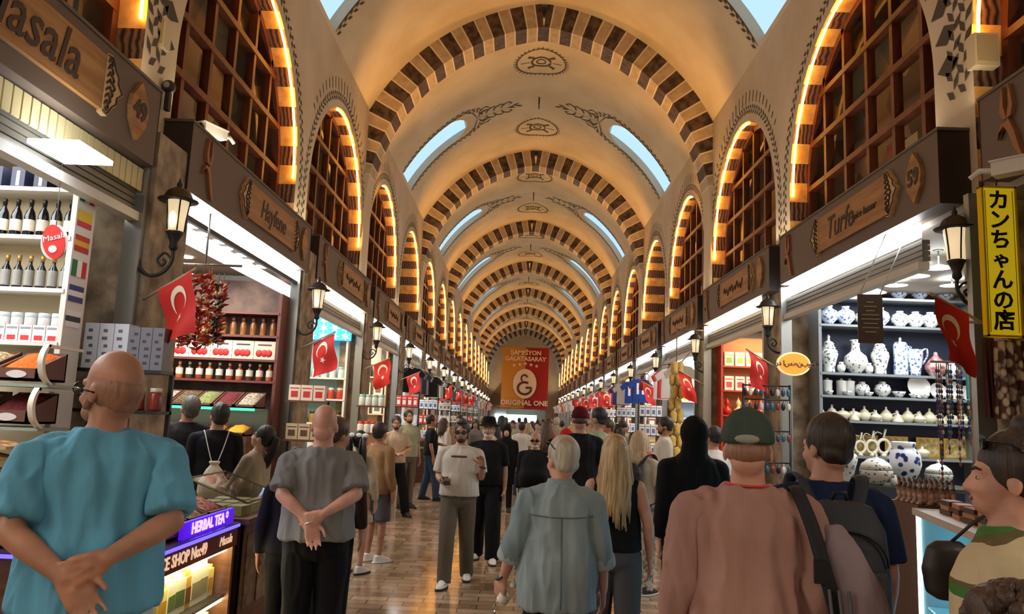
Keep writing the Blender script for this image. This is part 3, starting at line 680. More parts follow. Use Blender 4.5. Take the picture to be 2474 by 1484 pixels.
def unit(name, label, x0, x1, y, zs, depth, col, back=None, top=None):
    """shelf unit whose open front faces the entrance end"""
    r = empty(name, ((x0+x1)/2, y, 0)); tag(r, label, 'shelf'); w_ = abs(x1-x0)/2
    for x in (-w_, w_): b = MB(); b.box(x-.02, 0, 0, x+.02, depth, top or zs[-1]+.4); b.build('side_panel', col, r)
    b = MB(); b.box(-w_, depth-.02, 0, w_, depth, top or zs[-1]+.4); b.build('back_panel', back or col, r)
    for z in zs: b = MB(); b.box(-w_, -.01, z-.03, w_, depth-.02, z); b.build('shelf', col, r)
    return r
Z = lambda px, py, Y: P(px, py, Y).z
X = lambda px, py, Y: P(px, py, Y).x
# --- spice shop: wall shelf with bottles and jars
YL = 5.42; xr = X(163, 640, YL); xl = xr-1.25
zL = [Z(80, y, YL) for y in (1010, 922, 825, 695, 568, 452)]
u = unit('shelf_unit', 'tall white shelf of dark bottles and white jars in the spice shop', xl, xr, YL, zL[2:], .24, white, M('cream shelf back', (214,196,160), .7), zL[5])
cols = [((0,110,70),(240,240,236),(200,30,40)), ((230,190,40),(230,190,40),(200,30,60)), ((190,40,30),(230,170,60),(190,40,30)), ((0,110,70),(240,240,236),(200,30,40)), ((40,60,130),(240,240,236),(40,60,130)), ((240,240,240),(30,30,40),(240,240,240))]
for i, c3 in enumerate(cols):
    z = zL[2]+.12+(5-i)*.185; b = MB()
    for j in range(3):
        if i in (0,3): b.box(w_x := (xr-xl)/2+.021, .02+j*.06, z, w_x+.004, .08+j*.06, z+.12, j)
        else: b.box(w_x := (xr-xl)/2+.021, .02, z+.04*(2-j), w_x+.004, .2, z+.04*(3-j), j)
    b.build('flag_sticker', [M('sticker %d %d' % (i, j), c3[j], .5) for j in range(3)], u)
bt = lat('bottle', [([(.001,0),(.036,0),(.038,.01),(.038,.15),(.03,.185),(.014,.215),(.013,.255)], dkglass), ([(.0385,.04),(.039,.045),(.039,.12),(.0385,.125)], paper), ([(.015,.24),(.016,.275),(.012,.28),(.001,.281)], blackp)])
put(bt, lerp((xl+.09, YL+.08, zL[4]), (xr-.07, YL+.08, zL[4]), 12), 'dark glass bottle with pale label on the upper shelf of the spice shop', 'bottle', 'dark bottles, upper shelf')
bt2 = lat('bottle', [([(.001,0),(.03,0),(.031,.01),(.031,.14),(.012,.18),(.012,.21)], dkglass), ([(.0313,.02),(.0318,.025),(.0318,.13),(.0313,.135)], M('grey label', (150,146,140), .6)), ([(.014,.20),(.015,.245),(.001,.246)], goldcap)])
put(bt2, lerp((xl+.07, YL+.08, zL[3]), (xr-.06, YL+.08, zL[3]), 14), 'slim dark bottle with gold cap on the middle shelf of the spice shop', 'bottle', 'gold-capped bottles, middle shelf')
jar = lat('jar', [([(.001,0),(.04,0),(.042,.01),(.042,.055),(.038,.06)], M('white jar', (232,230,226), .3)), ([(.041,.058),(.043,.06),(.043,.085),(.04,.09),(.001,.09)], M('pale blue white lid', (226,236,242), .35))])
bx = MB(); bx.box(-.045,-.05,0,.045,.05,.12,0); bx.box(-.03,-.0515,.01,.03,-.05,.045,1); bx.box(-.038,-.0515,.09,.038,-.05,.105,2); bx = bx.build('carton', [M('white carton', (236,234,230), .6), M('cherry print', (200,50,50), .6), M('grey print', (150,150,156), .6)])
for q in lerp((xl+.09, YL+.1, zL[2]), (xr-.08, YL+.1, zL[2]), 12):
    put(bx, [q], 'white carton with cherry print on the low shelf of the spice shop', 'box', 'white cartons under the jars', rz=0)
    put(jar, [q+V((0,0,.12))], 'white jar standing on a carton in the spice shop', 'jar', 'white jars on cartons')
nb = MB(); nb.box(-.05,-.06,0,.05,.06,.16,0); nb.box(-.012,-.0615,.02,.012,-.06,.13,1); nb = nb.build('gift_box', [M('navy box', (24,28,52), .5), white])
put(nb, lerp((xl+.1, YL+.1, zL[5]), (xr-.3, YL+.1, zL[5]), 6), 'navy box on top of the spice shop shelf', 'box', 'navy boxes on the top shelf', rz=0)
# spice bins
def heap(b, w_, d, h, z, mi, seed=0, n=12, slope=0):
    vs = []
    for j in range(n+1):
        for i in range(n+1):
            u_, v_ = i/n*2-1, j/n*2-1; e = (1-abs(u_)**3)*(1-abs(v_)**3)
            vs.append((u_*w_/2, v_*d/2, z+h*e+.35*h*noise.noise((u_*2.5+seed, v_*2.5, seed))*e+slope*(v_+1)/2))
    b.add(vs, [(j*(n+1)+i, j*(n+1)+i+1, (j+1)*(n+1)+i+1, (j+1)*(n+1)+i) for j in range(n) for i in range(n)], mi, True)
spc = {'orange': M('orange spice', (226,110,20), .9, c2=(200,84,12), sc=60, bump=.7, bsc=70), 'dark red': M('dark red sumac', (120,34,38), .9, c2=(90,20,28), sc=60, bump=.7, bsc=70), 'pale nut': M('pale nuts', (206,186,140), .8, c2=(160,130,84), sc=45, kind='voronoi', bump=.8, bsc=60),
       'yellow': M('yellow spice', (232,160,24), .9, c2=(214,136,16), sc=50, bump=.5, bsc=60), 'dark tea': M('dark tea', (52,34,26), .9, c2=(120,96,60), sc=40, kind='voronoi', contrast=.3, bump=.9, bsc=60), 'rose': M('dried rose', (120,26,40), .9, c2=(200,150,130), sc=35, kind='voronoi', contrast=.4, bump=.9, bsc=50), 'cream': M('cream blossom', (214,200,170), .9, c2=(110,84,70), sc=40, kind='voronoi', contrast=.4, bump=.9, bsc=50), 'green': M('dried green herb', (96,104,50), .9, c2=(150,150,90), sc=40, bump=.8, bsc=60)}
brownb = M('brown bin wood', (104,66,50), .5)
def spice_bin(loc, w_, d, h, kind, label, rz=0, slope=.12, group=None, badge=True):
    r = empty('spice_bin', V(loc)+V((0,0,.002)), rz); tag(r, label, 'bin', group)
    b = MB(); b.box(-w_/2,-d/2,0,w_/2,-d/2+.015,h); b.box(-w_/2,d/2-.015,0,w_/2,d/2,h+slope)
    for x in (-w_/2, w_/2-.015): b.add([(x+dx,y,z) for dx in (0,.015) for y,z in ((-d/2,0),(d/2,0),(d/2,h+slope),(-d/2,h))], ((0,1,2,3),(7,6,5,4),(0,4,5,1),(3,2,6,7),(0,3,7,4),(1,5,6,2)))
    b.box(-w_/2,-d/2,0,w_/2,d/2,.015); b.build('tray', brownb, r)
    b = MB(); heap(b, w_-.03, d-.03, .05, h-.02, 0, random.random()*9, slope=slope); b.build('spice_heap', spc[kind], r)
    if badge: b = MB(); b.prism([(.062*math.cos(a)*(1+.12*math.cos(2*a)), h*.5+.026*math.sin(a)) for a in [2*math.pi*i/16 for i in range(16)]], .004, Tr((0,-d/2,0))); b.build('price_badge', M('pale badge', (220,208,206), .5), r)
    return r
yb_ = 5.05
for tier, (px0, px1, py0, py1, kind, nm) in enumerate(((6, 106, 917, 888, 'orange', 'orange ground spice'), (-20, 82, 1022, 990, 'dark red', 'dark red sumac'))):
    a0, a1 = P(px0-18, py0, yb_), P(px1-18, py0, yb_); hh = Z(px0, py1, yb_)-a0.z; ww = a1.x-a0.x
    rk = empty('bin_rack', (a1.x+.06, yb_, a0.z-.02)); tag(rk, 'white curved rack edge holding the %s bin' % nm, 'rack')
    b = MB(); b.box(-1.3, -.02, -.02, .03, .34, 0); b.build('rack_shelf', M('greenish glass shelf', (150,160,146), .3), rk)
    b = MB(); H_ = .26; pr = [(.42,H_),(.42,0),(.0,0)] + [(-.02*math.sin(t*3)+.0+.12*t*t, H_*t) for t in (.1,.3,.5,.7,.9,1)]
    cv = [(.0,0),(-.075,.05),(-.11,.13),(-.10,.2),(-.06,.26)]
    cc = curve2(cv, 4)
    for i in range(len(cc)-1): (u0,v0),(u1,v1) = cc[i], cc[i+1]; b.add([(x,p_[0]+dy,p_[1]) for x in (.0,.035) for dy,p_ in ((0,(u0,v0)),(0,(u1,v1)),(.03,(u1,v1)),(.03,(u0,v0)))], ((0,1,2,3),(7,6,5,4),(0,4,5,1),(3,2,6,7),(0,3,7,4),(1,5,6,2)))
    b.box(0,-.06,H_-.02,.035,.34,H_); b.build('curved_side', M('white rack edge', (236,228,208), .4), rk)
    spice_bin(((a0.x+a1.x)/2, yb_+.16, a0.z), ww, .32, hh, kind, 'brown bin heaped with %s in the spice shop' % nm)
    spice_bin(((a0.x+a1.x)/2-ww-.05, yb_+.16, a0.z), ww, .32, hh, 'pale nut', 'brown bin of pale nuts next to the %s' % nm)
# trays of dried fruit strings below the bins
stf = M('dried fruit strings', (196,146,90), .8, c2=(110,66,36), sc=22, kind='voronoi', contrast=.35, bump=.9, bsc=40)
for i in range(6):
    t_ = MB(); t_.box(-.3,-.16,0,.3,.16,.02,0); t_ = t_.build('fruit_tray', M('tray card', (190,160,116), .7), loc=(-3.62-.02*i, 4.95-.09*i, 1.42-.07*i)); tag(t_, 'flat tray of dried fruit strings, %s tray below the sumac bin' % ordw[i], 'tray', 'dried fruit trays')
    b = MB(); heap(b, .56, .3, .035, .02, 0, i); b.build('dried_fruit', stf, t_)
sb = MB(); sb.box(-.6,-.25,0,.6,.55,1.0); tag(sb.build('display_table', woodd, loc=(-3.93, 4.55, 0)), 'dark table under the dried fruit trays in the spice shop', 'table')
# --- spice counter with lit glass front
xf = X(575, 1232, 5.62); zc = .93
Y0 = 4.2; r = empty('display_counter', (xf, Y0, 0)); tag(r, 'spice counter with blue LED rim and lit glass front', 'counter'); Lc = 1.42
b = MB(); b.box(-.95, 0, 0, -.42, Lc, zc-.03); b.box(-.42, 0, 0, -.02, Lc, .09); b.box(-.42,0,0,-.0,.05,zc-.03); b.box(-.42,Lc-.04,0,-.0,Lc,zc-.03); b.build('body', woodm, r)
b = MB(); b.box(-.98, -.02, zc-.03, .02, Lc+.01, zc); b.build('top', M('dark counter top', (60,40,60), .3), r)
b = MB(); b.box(-.02, 0, zc-.155, .012, Lc, zc-.03); fas = b.build('fascia', M('red brown fascia', (112,36,30), .4), r)
AISLE = Matrix.Rotation(math.pi/2, 4, 'Z') @ FACE       # lettering that faces +x
gl = M('glowing pale print', (240,210,180), .5, e=.5, ec=(255,210,170))
text('SPICE SHOP No:49', .10, gl, fas, Tr((.0145, .50, zc-.092)) @ AISLE, .002, sx=.95, bold=.002); text('Masala', .085, gl, fas, Tr((.0145, 1.2, zc-.092)) @ AISLE, .002, .3)
blue = M('blue LED', (70,60,255), .4, e=5, ec=(60,50,255))
b = MB(); b.box(-.0, -.026, zc-.028, .026, Lc, zc-.008); b.box(-.95, -.026, zc-.028, .0, -.0, zc-.008); b.build('led_rim', blue, r)
b = MB(); b.quad((0,.05,.1),(0,Lc-.04,.1),(0,Lc-.04,zc-.155),(0,.05,zc-.155)); b.build('front_glass', glass_mat(), r)
b = MB(); b.box(-.42,.05,.43,-.03,Lc-.04,.45); b.build('shelf', M('dark metal shelf', (40,36,34), .4), r)
b = MB(); b.box(-.10,.06,zc-.19,-.04,Lc-.05,zc-.165); b.box(-.08,.06,.405,-.04,Lc-.05,.425); b.build('lamp_strip', M('warm case light', (255,240,200), .4, e=20, ec=(255,232,170)), r)
pk = []
for i, (c1_, c2_) in enumerate((((236,214,120),(200,150,40)), ((230,226,206),(150,140,110)), ((200,150,60),(110,60,30)), ((226,222,196),(90,110,60)))):
    b = MB(); b.box(-.03,-.05,0,.03,.05,.15,0); b.box(.03,-.04,.03,.0315,.04,.1,1); b.box(-.02,-.045,.15,.02,.045,.17,0); pk.append(b.build('spice_packet', [M('packet %d' % i, c1_, .5), M('packet print %d' % i, c2_, .5)]))
for j, z in enumerate((.09, .45)):
    for i in range(11):
        y = 4.3+i*.118; put(pk[(i*7+j*3+i//3) % 4], [(xf-.14, y, z)], ['yellow','white','ochre','pale green'][(i*7+j*3+i//3) % 4] + ' spice packet on the %s shelf of the lit counter' % ('lower','upper')[j], 'packet', 'packets in the lit counter', rz=random.uniform(-.1,.1), sc=random.uniform(1.15,1.5))
        put(pk[(i*5+j+1) % 4], [(xf-.28, y, z)], ['yellow','white','ochre','pale green'][(i*5+j+1) % 4] + ' spice packet behind on the %s shelf of the lit counter' % ('lower','upper')[j], 'packet', 'packets in the lit counter', sc=random.uniform(1.5,1.75))
# herbal tea lettering board and bins on the counter
hb = empty('lettering_board', (xf-.03, 4.78, zc)); tag(hb, 'purple glowing strip lettered HERBAL TEA on the spice counter', 'sign')
b = MB(); b.box(-.02, 0, 0, .01, .82, .10); bd = b.build('board', M('purple glow board', (60,20,120), .4, e=.8, ec=(80,20,220)), hb)
text('HERBAL TEA *', .095, M('blue glow letters', (120,110,255), .4, e=5, ec=(110,90,255)), bd, Tr((.0125, .41, .05)) @ AISLE, .002, sx=1.0, bold=.003)
for i, (kd, nm) in enumerate((('rose','rose buds'), ('dark tea','dark tea leaves'), ('cream','cream blossoms'), ('rose','hibiscus petals'), ('dark tea','black tea'), ('cream','chamomile'))):
    spice_bin((xf-.20-.27*(i % 2), 5.44-.33*(i//2), zc), .30, .26, .10, kd, 'open bin of %s behind the glowing tea lettering' % nm, math.pi/2, .08, None, False)
for i, (x_, y_, kd, nm, rr) in enumerate(((xf-.78, 4.42, 'yellow', 'yellow spice', .15), (xf-.78, 4.78, 'dark red', 'red spice', .14), (xf-.44, 4.42, 'orange', 'orange spice', .13))):
    c_ = lat('spice_bowl', [([(.001,0),(rr*.8,0),(rr,.06),(rr*.97,.06),(rr*.78,.015),(.001,.015)], woodd)], 20); c_.location = (x_, y_, zc); tag(c_, 'dark bowl with a cone of %s on the counter' % nm, 'bowl')
    b = MB(); b.lathe([(rr*.94,.04),(rr*.75,.09),(rr*.4,.17),(.02,.22),(.001,.222)], n=24); b.build('spice_cone', spc[kd], c_)
r2 = empty('card_sign', (xf-.38, 4.22, zc), -math.pi/2); tag(r2, 'red card with white script standing on the spice counter rim', 'sign')
b = MB(); b.box(-.01, 0, 0, 0, .45, .15); cs = b.build('card', M('red card', (206,44,28), .5), r2); text('Masala', .12, M('white print', (246,236,230), .5), cs, Tr((.002, .22, .10)) @ AISLE, .001, .3); text('& Spices', .05, M('white print', (246,236,230), .5), cs, Tr((.002, .25, .035)) @ AISLE, .001, .2)
# --- wooden counter next to it
r = empty('wooden_counter', (xf+.02, 5.72, 0)); tag(r, 'brown wooden counter with picture panels and dark open shelves', 'counter')
b = MB(); b.box(-.46, 0, 0, -.36, 1.2, .9); b.box(-.36, 0, .0, .0, .04, .9); b.box(-.36, 1.16, 0, 0, 1.2, .9); b.box(-.36,.56,0,0,.6,.9); b.build('body', woodd, r)
b = MB(); b.box(-.49, -.02, .90, .04, 1.22, .94); b.build('top', woodm, r)
b = MB(); b.box(-.02, .0, .12, .012, .58, .9); fp = b.build('front_panel', woodm, r)
for y0 in (.05, .33): b = MB(); b.box(.012, y0, .3, .018, y0+.2, .82); b.build('picture', M('photo print %d' % int(y0*100), (150,120,84), .4, c2=(60,40,30), sc=14, contrast=.2), fp)
for z in (.36, .52, .68, .84): b = MB(); b.box(-.36, .6, z-.02, -.02, 1.16, z); b.build('shelf', M('slat shelf', (84,52,34), .5), r)
b = MB(); b.box(-.3, -.02, 0, .20, 1.3, .10); b.build('base_step', woodm, r)
b = MB(); b.box(-.35,.62,.14,-.04,1.15,.32); b.build('drawer', woodm, r)
gd = empty('glass_case', (xf-.20, 5.8, .942)); tag(gd, 'slanted glass case of small goods on the wooden counter', 'glass case')
for (a_, b_, c_, d_) in (((-.26,0,.0),(.2,0,0),(.2,0,.10),(-.26,0,.26)), ((-.26,.75,0),(.2,.75,0),(.2,.75,.1),(-.26,.75,.26)), ((.2,0,.1),(.2,.75,.1),(-.26,.75,.26),(-.26,0,.26)), ((.2,0,0),(.2,.75,0),(.2,.75,.1),(.2,0,.1))): b = MB(); b.quad(a_, b_, c_, d_); b.build('glass_pane', glass_mat(), gd)
b = MB()
for q in ((-.3,0),(.26,0)): pass
b.tube([(.2,0,.1),(-.26,0,.26),(-.26,.75,.26),(.2,.75,.1),(.2,0,.1)], .008, 4); b.build('edge_frame', M('olive edge', (110,104,70), .4), gd)
cd_ = MB(); cd_.box(-.07,-.1,0,.07,.1,.012,0); cd_.box(-.05,-.08,.012,.05,.0,.0135,1); cd_ = cd_.build('card', [M('white card', (236,236,228), .4), M('grey card print', (120,124,110), .5)])
put(cd_, [(xf-.05+.02*(i % 2)-.2*(i//3), 6.62+.14*(i % 3), .94) for i in range(6)], 'white card lying at the far end of the wooden counter', 'card', 'white cards on the counter', rz=.3)
gb = MB(); gb.box(-.06,-.08,0,.06,.08,.07); gb = gb.build('small_box', M('olive small box', (150,140,90), .5))
put(gb, [(xf-.10-.14*(i % 3), 5.92+.22*(i//3), .94) for i in range(9)], 'small olive box inside the slanted glass case', 'box', 'boxes in the glass case')
# --- gift box stack before the first pier
ys_ = 5.74; x0, x1 = X(188, 880, ys_), X(392, 880, ys_); zt2 = Z(290, 892, ys_)
r = empty('display_rack', ((x0+x1)/2, ys_, 0)); tag(r, 'black rack of jars and gift boxes in front of the stone pier', 'rack'); w_ = (x1-x0)/2
for z in (.5, .9, 1.3, 1.68, zt2): b = MB(); b.box(-w_,-.02,z-.025,w_,.24,z); b.build('shelf', blackp, r)
for x in (-w_+.015, w_-.015): b = MB(); b.box(x-.015,.2,0,x+.015,.23,zt2); b.build('post', blackp, r)
def printed_box(nm, c, pc, w_, d, h, seed):
    b = MB(); b.box(-w_/2,-d/2,0,w_/2,d/2,h,0); random.seed(seed)
    for i in range(5): z = h*(.12+.17*i); x_ = random.uniform(-.3,.0)*w_; b.box(x_,-d/2-.001,z,x_+w_*random.uniform(.25,.4),-d/2,z+h*.07,1)
    return b.build(nm, [M('box '+nm+str(seed), c, .5), M('print '+nm+str(seed), pc, .5)])
wb = printed_box('gift_box', (214,216,222), (96,100,116), .108, .14, .34, 3); gb2 = printed_box('gift_box', (120,116,124), (60,56,66), .088, .14, .32, 5)
put(wb, [((x0+.06+i*.113), ys_+.1, zt2) for i in range(3)], 'tall white printed gift box on the black rack by the pier', 'box', 'white boxes on the rack', rz=0)
put(gb2, [((x0+.06+.325+i*.092), ys_+.1, zt2) for i in range(3)], 'tall grey printed gift box on the black rack by the pier', 'box', 'grey boxes on the rack', rz=0)
rj = lat('jar', [([(.001,0),(.045,0),(.047,.01),(.047,.12),(.035,.14)], M('red brown preserve', (130,44,28), .3)), ([(.04,.138),(.042,.14),(.042,.17),(.001,.17)], M('pale lid', (214,206,190), .4))])
for z in (.5, .9, 1.3, 1.68): put(rj, lerp((x0+.07, ys_+.1, z), (x1-.07, ys_+.1, z), 5), 'jar of red preserve on the black rack by the pier', 'jar', 'preserve jars on the rack')
# --- pepper garlands hung from the pepper-garland shop's rail
pepm = [M('red dried pepper', (190,34,20), .5, c2=(130,18,12), sc=20), M('orange dried pepper', (220,96,40), .5), M('pale pepper stem', (224,196,150), .6), M('black dried aubergine', (34,24,26), .5)]
gp = M('garland string', (120,100,70), .8)
for g in range(6):
    px = (448, 470, 492, 512, 528, 540)[g]; a = P(px, 668 if g < 4 else 690, 7.05+.09*g); zb_ = Z(px, (850, 846, 852, 840, 832, 838)[g], 7.05)
    b = MB(); n = int((a.z-zb_)/.028); dark = g == 4
    for i in range(n):
        for j in range(3):
            an = random.uniform(0, 6.28); T = Tr((0,0,-i*.028)) @ Rz(math.degrees(an)) @ Matrix.Rotation(random.uniform(.7,1.5),4,'Y')
            m = random.random(); mi = 3 if dark and m < .7 else (0 if m < .55 else 1 if m < .8 else 2)
            b.lathe([(.001,.005),(.013,.012),(.015,.03),(.009,.055),(.001,.075)], n=5, mi=mi, T=T, sx=1)
    b.tube([(0,0,.12),(0,0,-n*.028)], .005, 4, 4)
    tag(b.build('pepper_garland', pepm+[gp], loc=a), '%s garland of dried vegetables, %s of the strands beside the big flag' % ('black and white' if dark else 'red and orange', ordw[g]), 'garland', 'pepper garlands')
gr_ = P(495, 655, 7.2); b = MB(); b.tube([(gr_.x-.3, 7.2, gr_.z+.06), (gr_.x+.35, 7.2, gr_.z+.06)], .012, 6); b.tube([(gr_.x, 7.2, gr_.z+.06), (gr_.x, 7.2, 3.56)], .01, 6); tag(b.build('hanging_rail', steel), 'thin metal rail from which the pepper garlands hang', 'rail')
# downlights of that shop
dl = MB(); dl.lathe([(.001,0),(.075,0),(.08,.012),(.001,.012)], n=18, mi=0); dl = dl.build('downlight', M('downlight glow', (255,255,255), .4, e=12, ec=(255,244,224)))
put(dl, [(-3.62-.06*(i % 2), 7.0+.36*i, 3.546) for i in range(9)] + [(-4.4, 7.3+.7*i, 3.546) for i in range(4)], 'round white downlight in the ceiling of the pepper-garland shop', 'light', 'round downlights', rz=0)
# back shelf of the pepper-garland shop
Y1 = 10.1; a0, a1 = X(425, 900, Y1)-.5, X(664, 900, Y1)
zs = [Z(560, y, Y1) for y in (1040, 985, 918, 866, 808, 752)]
u = unit('shelf_unit', 'dark red wooden shelf of bottles and fruit boxes behind the pepper garlands', a0, a1, Y1, zs[2:], .35, M('reddish shelf wood', (110,54,40), .5), M('dark shelf back', (70,44,34), .6, c2=(110,84,66), sc=5), 3.45)
amb = lat('bottle', [([(.001,0),(.04,0),(.042,.01),(.042,.14),(.03,.17),(.02,.19)], M('amber jar', (120,66,24), .2, c2=(160,110,60), sc=9)), ([(.03,.185),(.033,.19),(.033,.235),(.001,.236)], M('brown cap', (70,30,20), .5))])
put(amb, lerp((a0+.1, Y1+.1, zs[4]), (a1-.1, Y1+.1, zs[4]), 13), 'amber jar with brown cap on the dark red shelf', 'jar', 'amber jars')
fb_ = MB(); fb_.box(-.14,-.05,0,.14,.05,.24,0)
for x in (-.07,0,.06): fb_.ell((x,-.05,.08),(.045,.008,.05),1,8,6)
fb_.box(-.09,-.052,.18,.09,-.05,.2,2); fb_ = fb_.build('gift_box', [M('cream fruit box', (226,208,182), .5), M('strawberry print', (190,40,34), .5), M('dark title', (90,60,50), .5)])
put(fb_, lerp((a0+.2, Y1+.08, zs[3]), (a1-.17, Y1+.08, zs[3]), 6), 'cream box with red fruit print on the dark red shelf', 'box', 'fruit boxes', rz=0)
lb = [lat('bottle', [([(.001,0),(.052,0),(.053,.01),(.053,.15),(.02,.19),(.018,.22)], M('liquid %d' % i, c, .25)), ([(.0535,.06),(.054,.065),(.054,.15),(.0535,.155)], paper), ([(.02,.21),(.022,.25),(.001,.255)], white)]) for i, c in enumerate(((180,90,40), (70,50,36), (150,50,36)))]
for i, q in enumerate(lerp((a0+.1, Y1+.1, zs[2]), (a1-.1, Y1+.1, zs[2]), 13)): put(lb[i % 3], [q], '%s bottle with white label on the lower dark red shelf' % ('orange','brown','red')[i % 3], 'bottle', 'white-label bottles', sc=.88)
r = empty('slanted_display', ((a0+a1)/2, Y1-.75, 0)); tag(r, 'slanted display of spices with green light line below the bottle shelf', 'display'); w_ = (a1-a0)/2
b = MB(); b.box(-w_,-.1,0,w_,.6,zs[0]-.04); b.build('body', woodm, r)
b = MB(); b.box(-w_,.1,zs[1]-.02,w_,.6,zs[1]+.0); b.box(-w_, .59, zs[0]-.04, w_, .6, zs[1]); b.build('upper_deck', steel, r)
b = MB(); b.box(-w_,.08,zs[1]-.03,w_,.1,zs[1]+.0); b.build('green_light_line', M('green LED', (60,230,140), .4, e=3, ec=(40,220,120)), r)
for i in range(7):
    kd = ('cream','dark red','green','dark tea','cream','rose','green')[i]; spice_bin((a1-.16-i*.27, Y1-.36, zs[1]), .25, .4, .04, kd, 'upper bin of %s on the slanted display, %s from the steel post' % (('cream sweets','red paprika','green herb','dark tea','pale sweets','rose petals','olive herb')[i], ordw[i]), 0, .16, None, False)
    kd = ('yellow','orange','yellow','dark red','orange','yellow','green')[i]; spice_bin((a1-.16-i*.27, Y1-.70, zs[0]-.04), .25, .3, .04, kd, 'lower heap of %s spice under the green light line, %s from the steel post' % (('yellow','orange','golden','red','ochre','yellow','green')[i], ordw[i]), 0, .08, None, False)
# --- ceramics shop
YC = 9.98; x0, x1 = X(1983, 900, YC), X(2340, 900, YC)+.1
navy = M('navy shelf back', (34,42,66), .6); shelfg = M('grey shelf board', (120,126,130), .4)
zs = [Z(2100, y, YC) for y in (1180, 1103, 1018, 958, 903, 786, 719)]
u = unit('shelf_unit', 'navy shelf unit crowded with blue and white ceramics', x0, x1, YC, zs[1:], .36, shelfg, navy, 3.5)
bcer = M('blue white glaze', (84,112,170), .25, c2=(208,218,228), sc=22, contrast=.06, mid=.36, kind='voronoi'); wcer = M('white glaze', (226,226,222), .25); fcer = M('flowered glaze', (92,104,112), .25, c2=(222,222,216), sc=24, contrast=.05, mid=.30, kind='voronoi'); ccer = M('cream glaze', (220,214,186), .3); pcer = M('pink flowered glaze', (214,190,190), .3, c2=(150,70,60), sc=14, contrast=.12); navycer = M('navy patterned glaze', (26,44,110), .25, c2=(216,222,230), sc=15, contrast=.05, mid=.38, kind='voronoi'); goldm = M('gold metal', (206,164,70), .3, .7)
def vase(name, prof, m, extra=None, n=18): return lat(name, [(prof, m)], n, extra)
vRound = vase('vase', [(.001,0),(.05,0),(.055,.02),(.12,.09),(.13,.14),(.11,.2),(.05,.235),(.045,.26),(.06,.275),(.001,.27)], bcer)
vBall = vase('vase', [(.001,0),(.05,0),(.06,.02),(.115,.08),(.12,.12),(.1,.18),(.045,.21),(.05,.235),(.03,.235)], fcer)
jLid = lat('lidded_jar', [([(.001,0),(.07,0),(.075,.02),(.07,.06),(.095,.16),(.115,.24),(.105,.29),(.08,.31)], fcer), ([(.085,.31),(.085,.325),(.06,.37),(.07,.38),(.05,.40),(.02,.42),(.016,.45),(.022,.47),(.004,.5),(.001,.5)], fcer)], 18)
vFlask = vase('vase', [(.001,0),(.06,0),(.07,.02),(.14,.1),(.15,.16),(.13,.23),(.06,.29),(.05,.35),(.055,.41),(.075,.44),(.06,.44)], fcer)
vCyl = lat('lidded_jar', [([(.001,0),(.085,0),(.088,.02),(.084,.2),(.088,.4),(.07,.43),(.02,.44),(.015,.49),(.001,.5)], bcer)], 18)
def jugx(b, m): b.tube(curve2([(.09,0,.33),(.16,0,.36),(.16,0,.26),(.1,0,.16)],4), .012, 6); b.tube([(-.06,0,.34),(-.16,0,.37)], [.05,.03], 8)
vJug = vase('jug', [(.001,0),(.06,0),(.065,.02),(.08,.12),(.1,.24),(.1,.32),(.085,.345),(.07,.345)], bcer, jugx)
vPink = vase('vase', [(.001,0),(.07,0),(.08,.02),(.14,.1),(.13,.16),(.08,.22),(.03,.27),(.02,.32),(.001,.325)], pcer)
small = vase('small_vase', [(.001,0),(.03,0),(.05,.05),(.05,.09),(.025,.12),(.03,.14),(.001,.14)], fcer)
plate_ = vase('plate', [(.001,.02),(.07,.02),(.115,.035),(.12,.04),(.115,.03),(.06,.008),(.05,0),(.001,0)], wcer)
cani = lat('canister', [([(.001,0),(.065,0),(.065,.17),(.07,.18),(.07,.2),(.02,.215),(.018,.235),(.001,.24)], wcer)], 14)
bowl = vase('bowl', [(.001,0),(.04,0),(.045,.015),(.085,.06),(.095,.09),(.088,.09),(.04,.03),(.001,.03)], fcer)
def tpx(b, m): b.tube(curve2([(.07,0,.10),(.13,0,.12),(.13,0,.06),(.07,0,.04)],4), .009, 6); b.tube([(-.05,0,.06),(-.12,0,.1),(-.15,0,.16)], [.022,.014,.01], 6)
tpot = vase('teapot', [(.001,0),(.05,0),(.085,.05),(.08,.1),(.05,.13),(.055,.135),(.02,.16),(.012,.18),(.016,.2),(.001,.205)], ccer, tpx)
taj = vase('cone_dish', [(.001,0),(.085,0),(.09,.015),(.04,.10),(.02,.13),(.022,.15),(.001,.155)], ccer)
tur = vase('tureen', [(.001,0),(.05,0),(.095,.05),(.1,.08),(.1,.085),(.06,.12),(.015,.135),(.018,.16),(.001,.165)], ccer)
def ring():
    b = MB(); b.lathe([(.001,0),(.05,0),(.03,.03),(.015,.05),(.001,.05)], n=12); b.tube([(.075*math.cos(a),0,.125+.085*math.sin(a)) for a in [2*math.pi*i/20-1.57 for i in range(21)]], .022, 8)
    b.tube([(0,0,.21),(.01,0,.26),(.03,0,.34)], [.02,.012,.016], 8); b.tube(curve2([(-.07,0,.16),(-.12,0,.24),(-.08,0,.3),(-.02,0,.28)],4), .008, 6); return b.build('ring_jug', [ccer])
ringj = ring()
tl = MB(); tl.box(-.15,-.01,0,.15,.01,.26,0); tl.box(-.13,-.012,.02,.13,-.01,.24,1); tl = tl.build('tile_plaque', [goldm, M('cream plaque', (222,206,150), .5, c2=(170,140,70), sc=16, contrast=.1)])
def on(row, px, proto, label, cat, grp=None, sc=1, dy=.14, rz=0): return put(proto, [(X(px, 900, YC+dy), YC+dy, zs[row])], label, cat, grp, rz, sc)[0]
for px in (2178, 2228, 2292): on(6, px, vRound, 'round blue white vase on the topmost navy shelf, %s' % {2178:'by the pendant lamp',2228:'with a dark spot',2292:'above the big flag'}[px], 'vase', sc=.8)
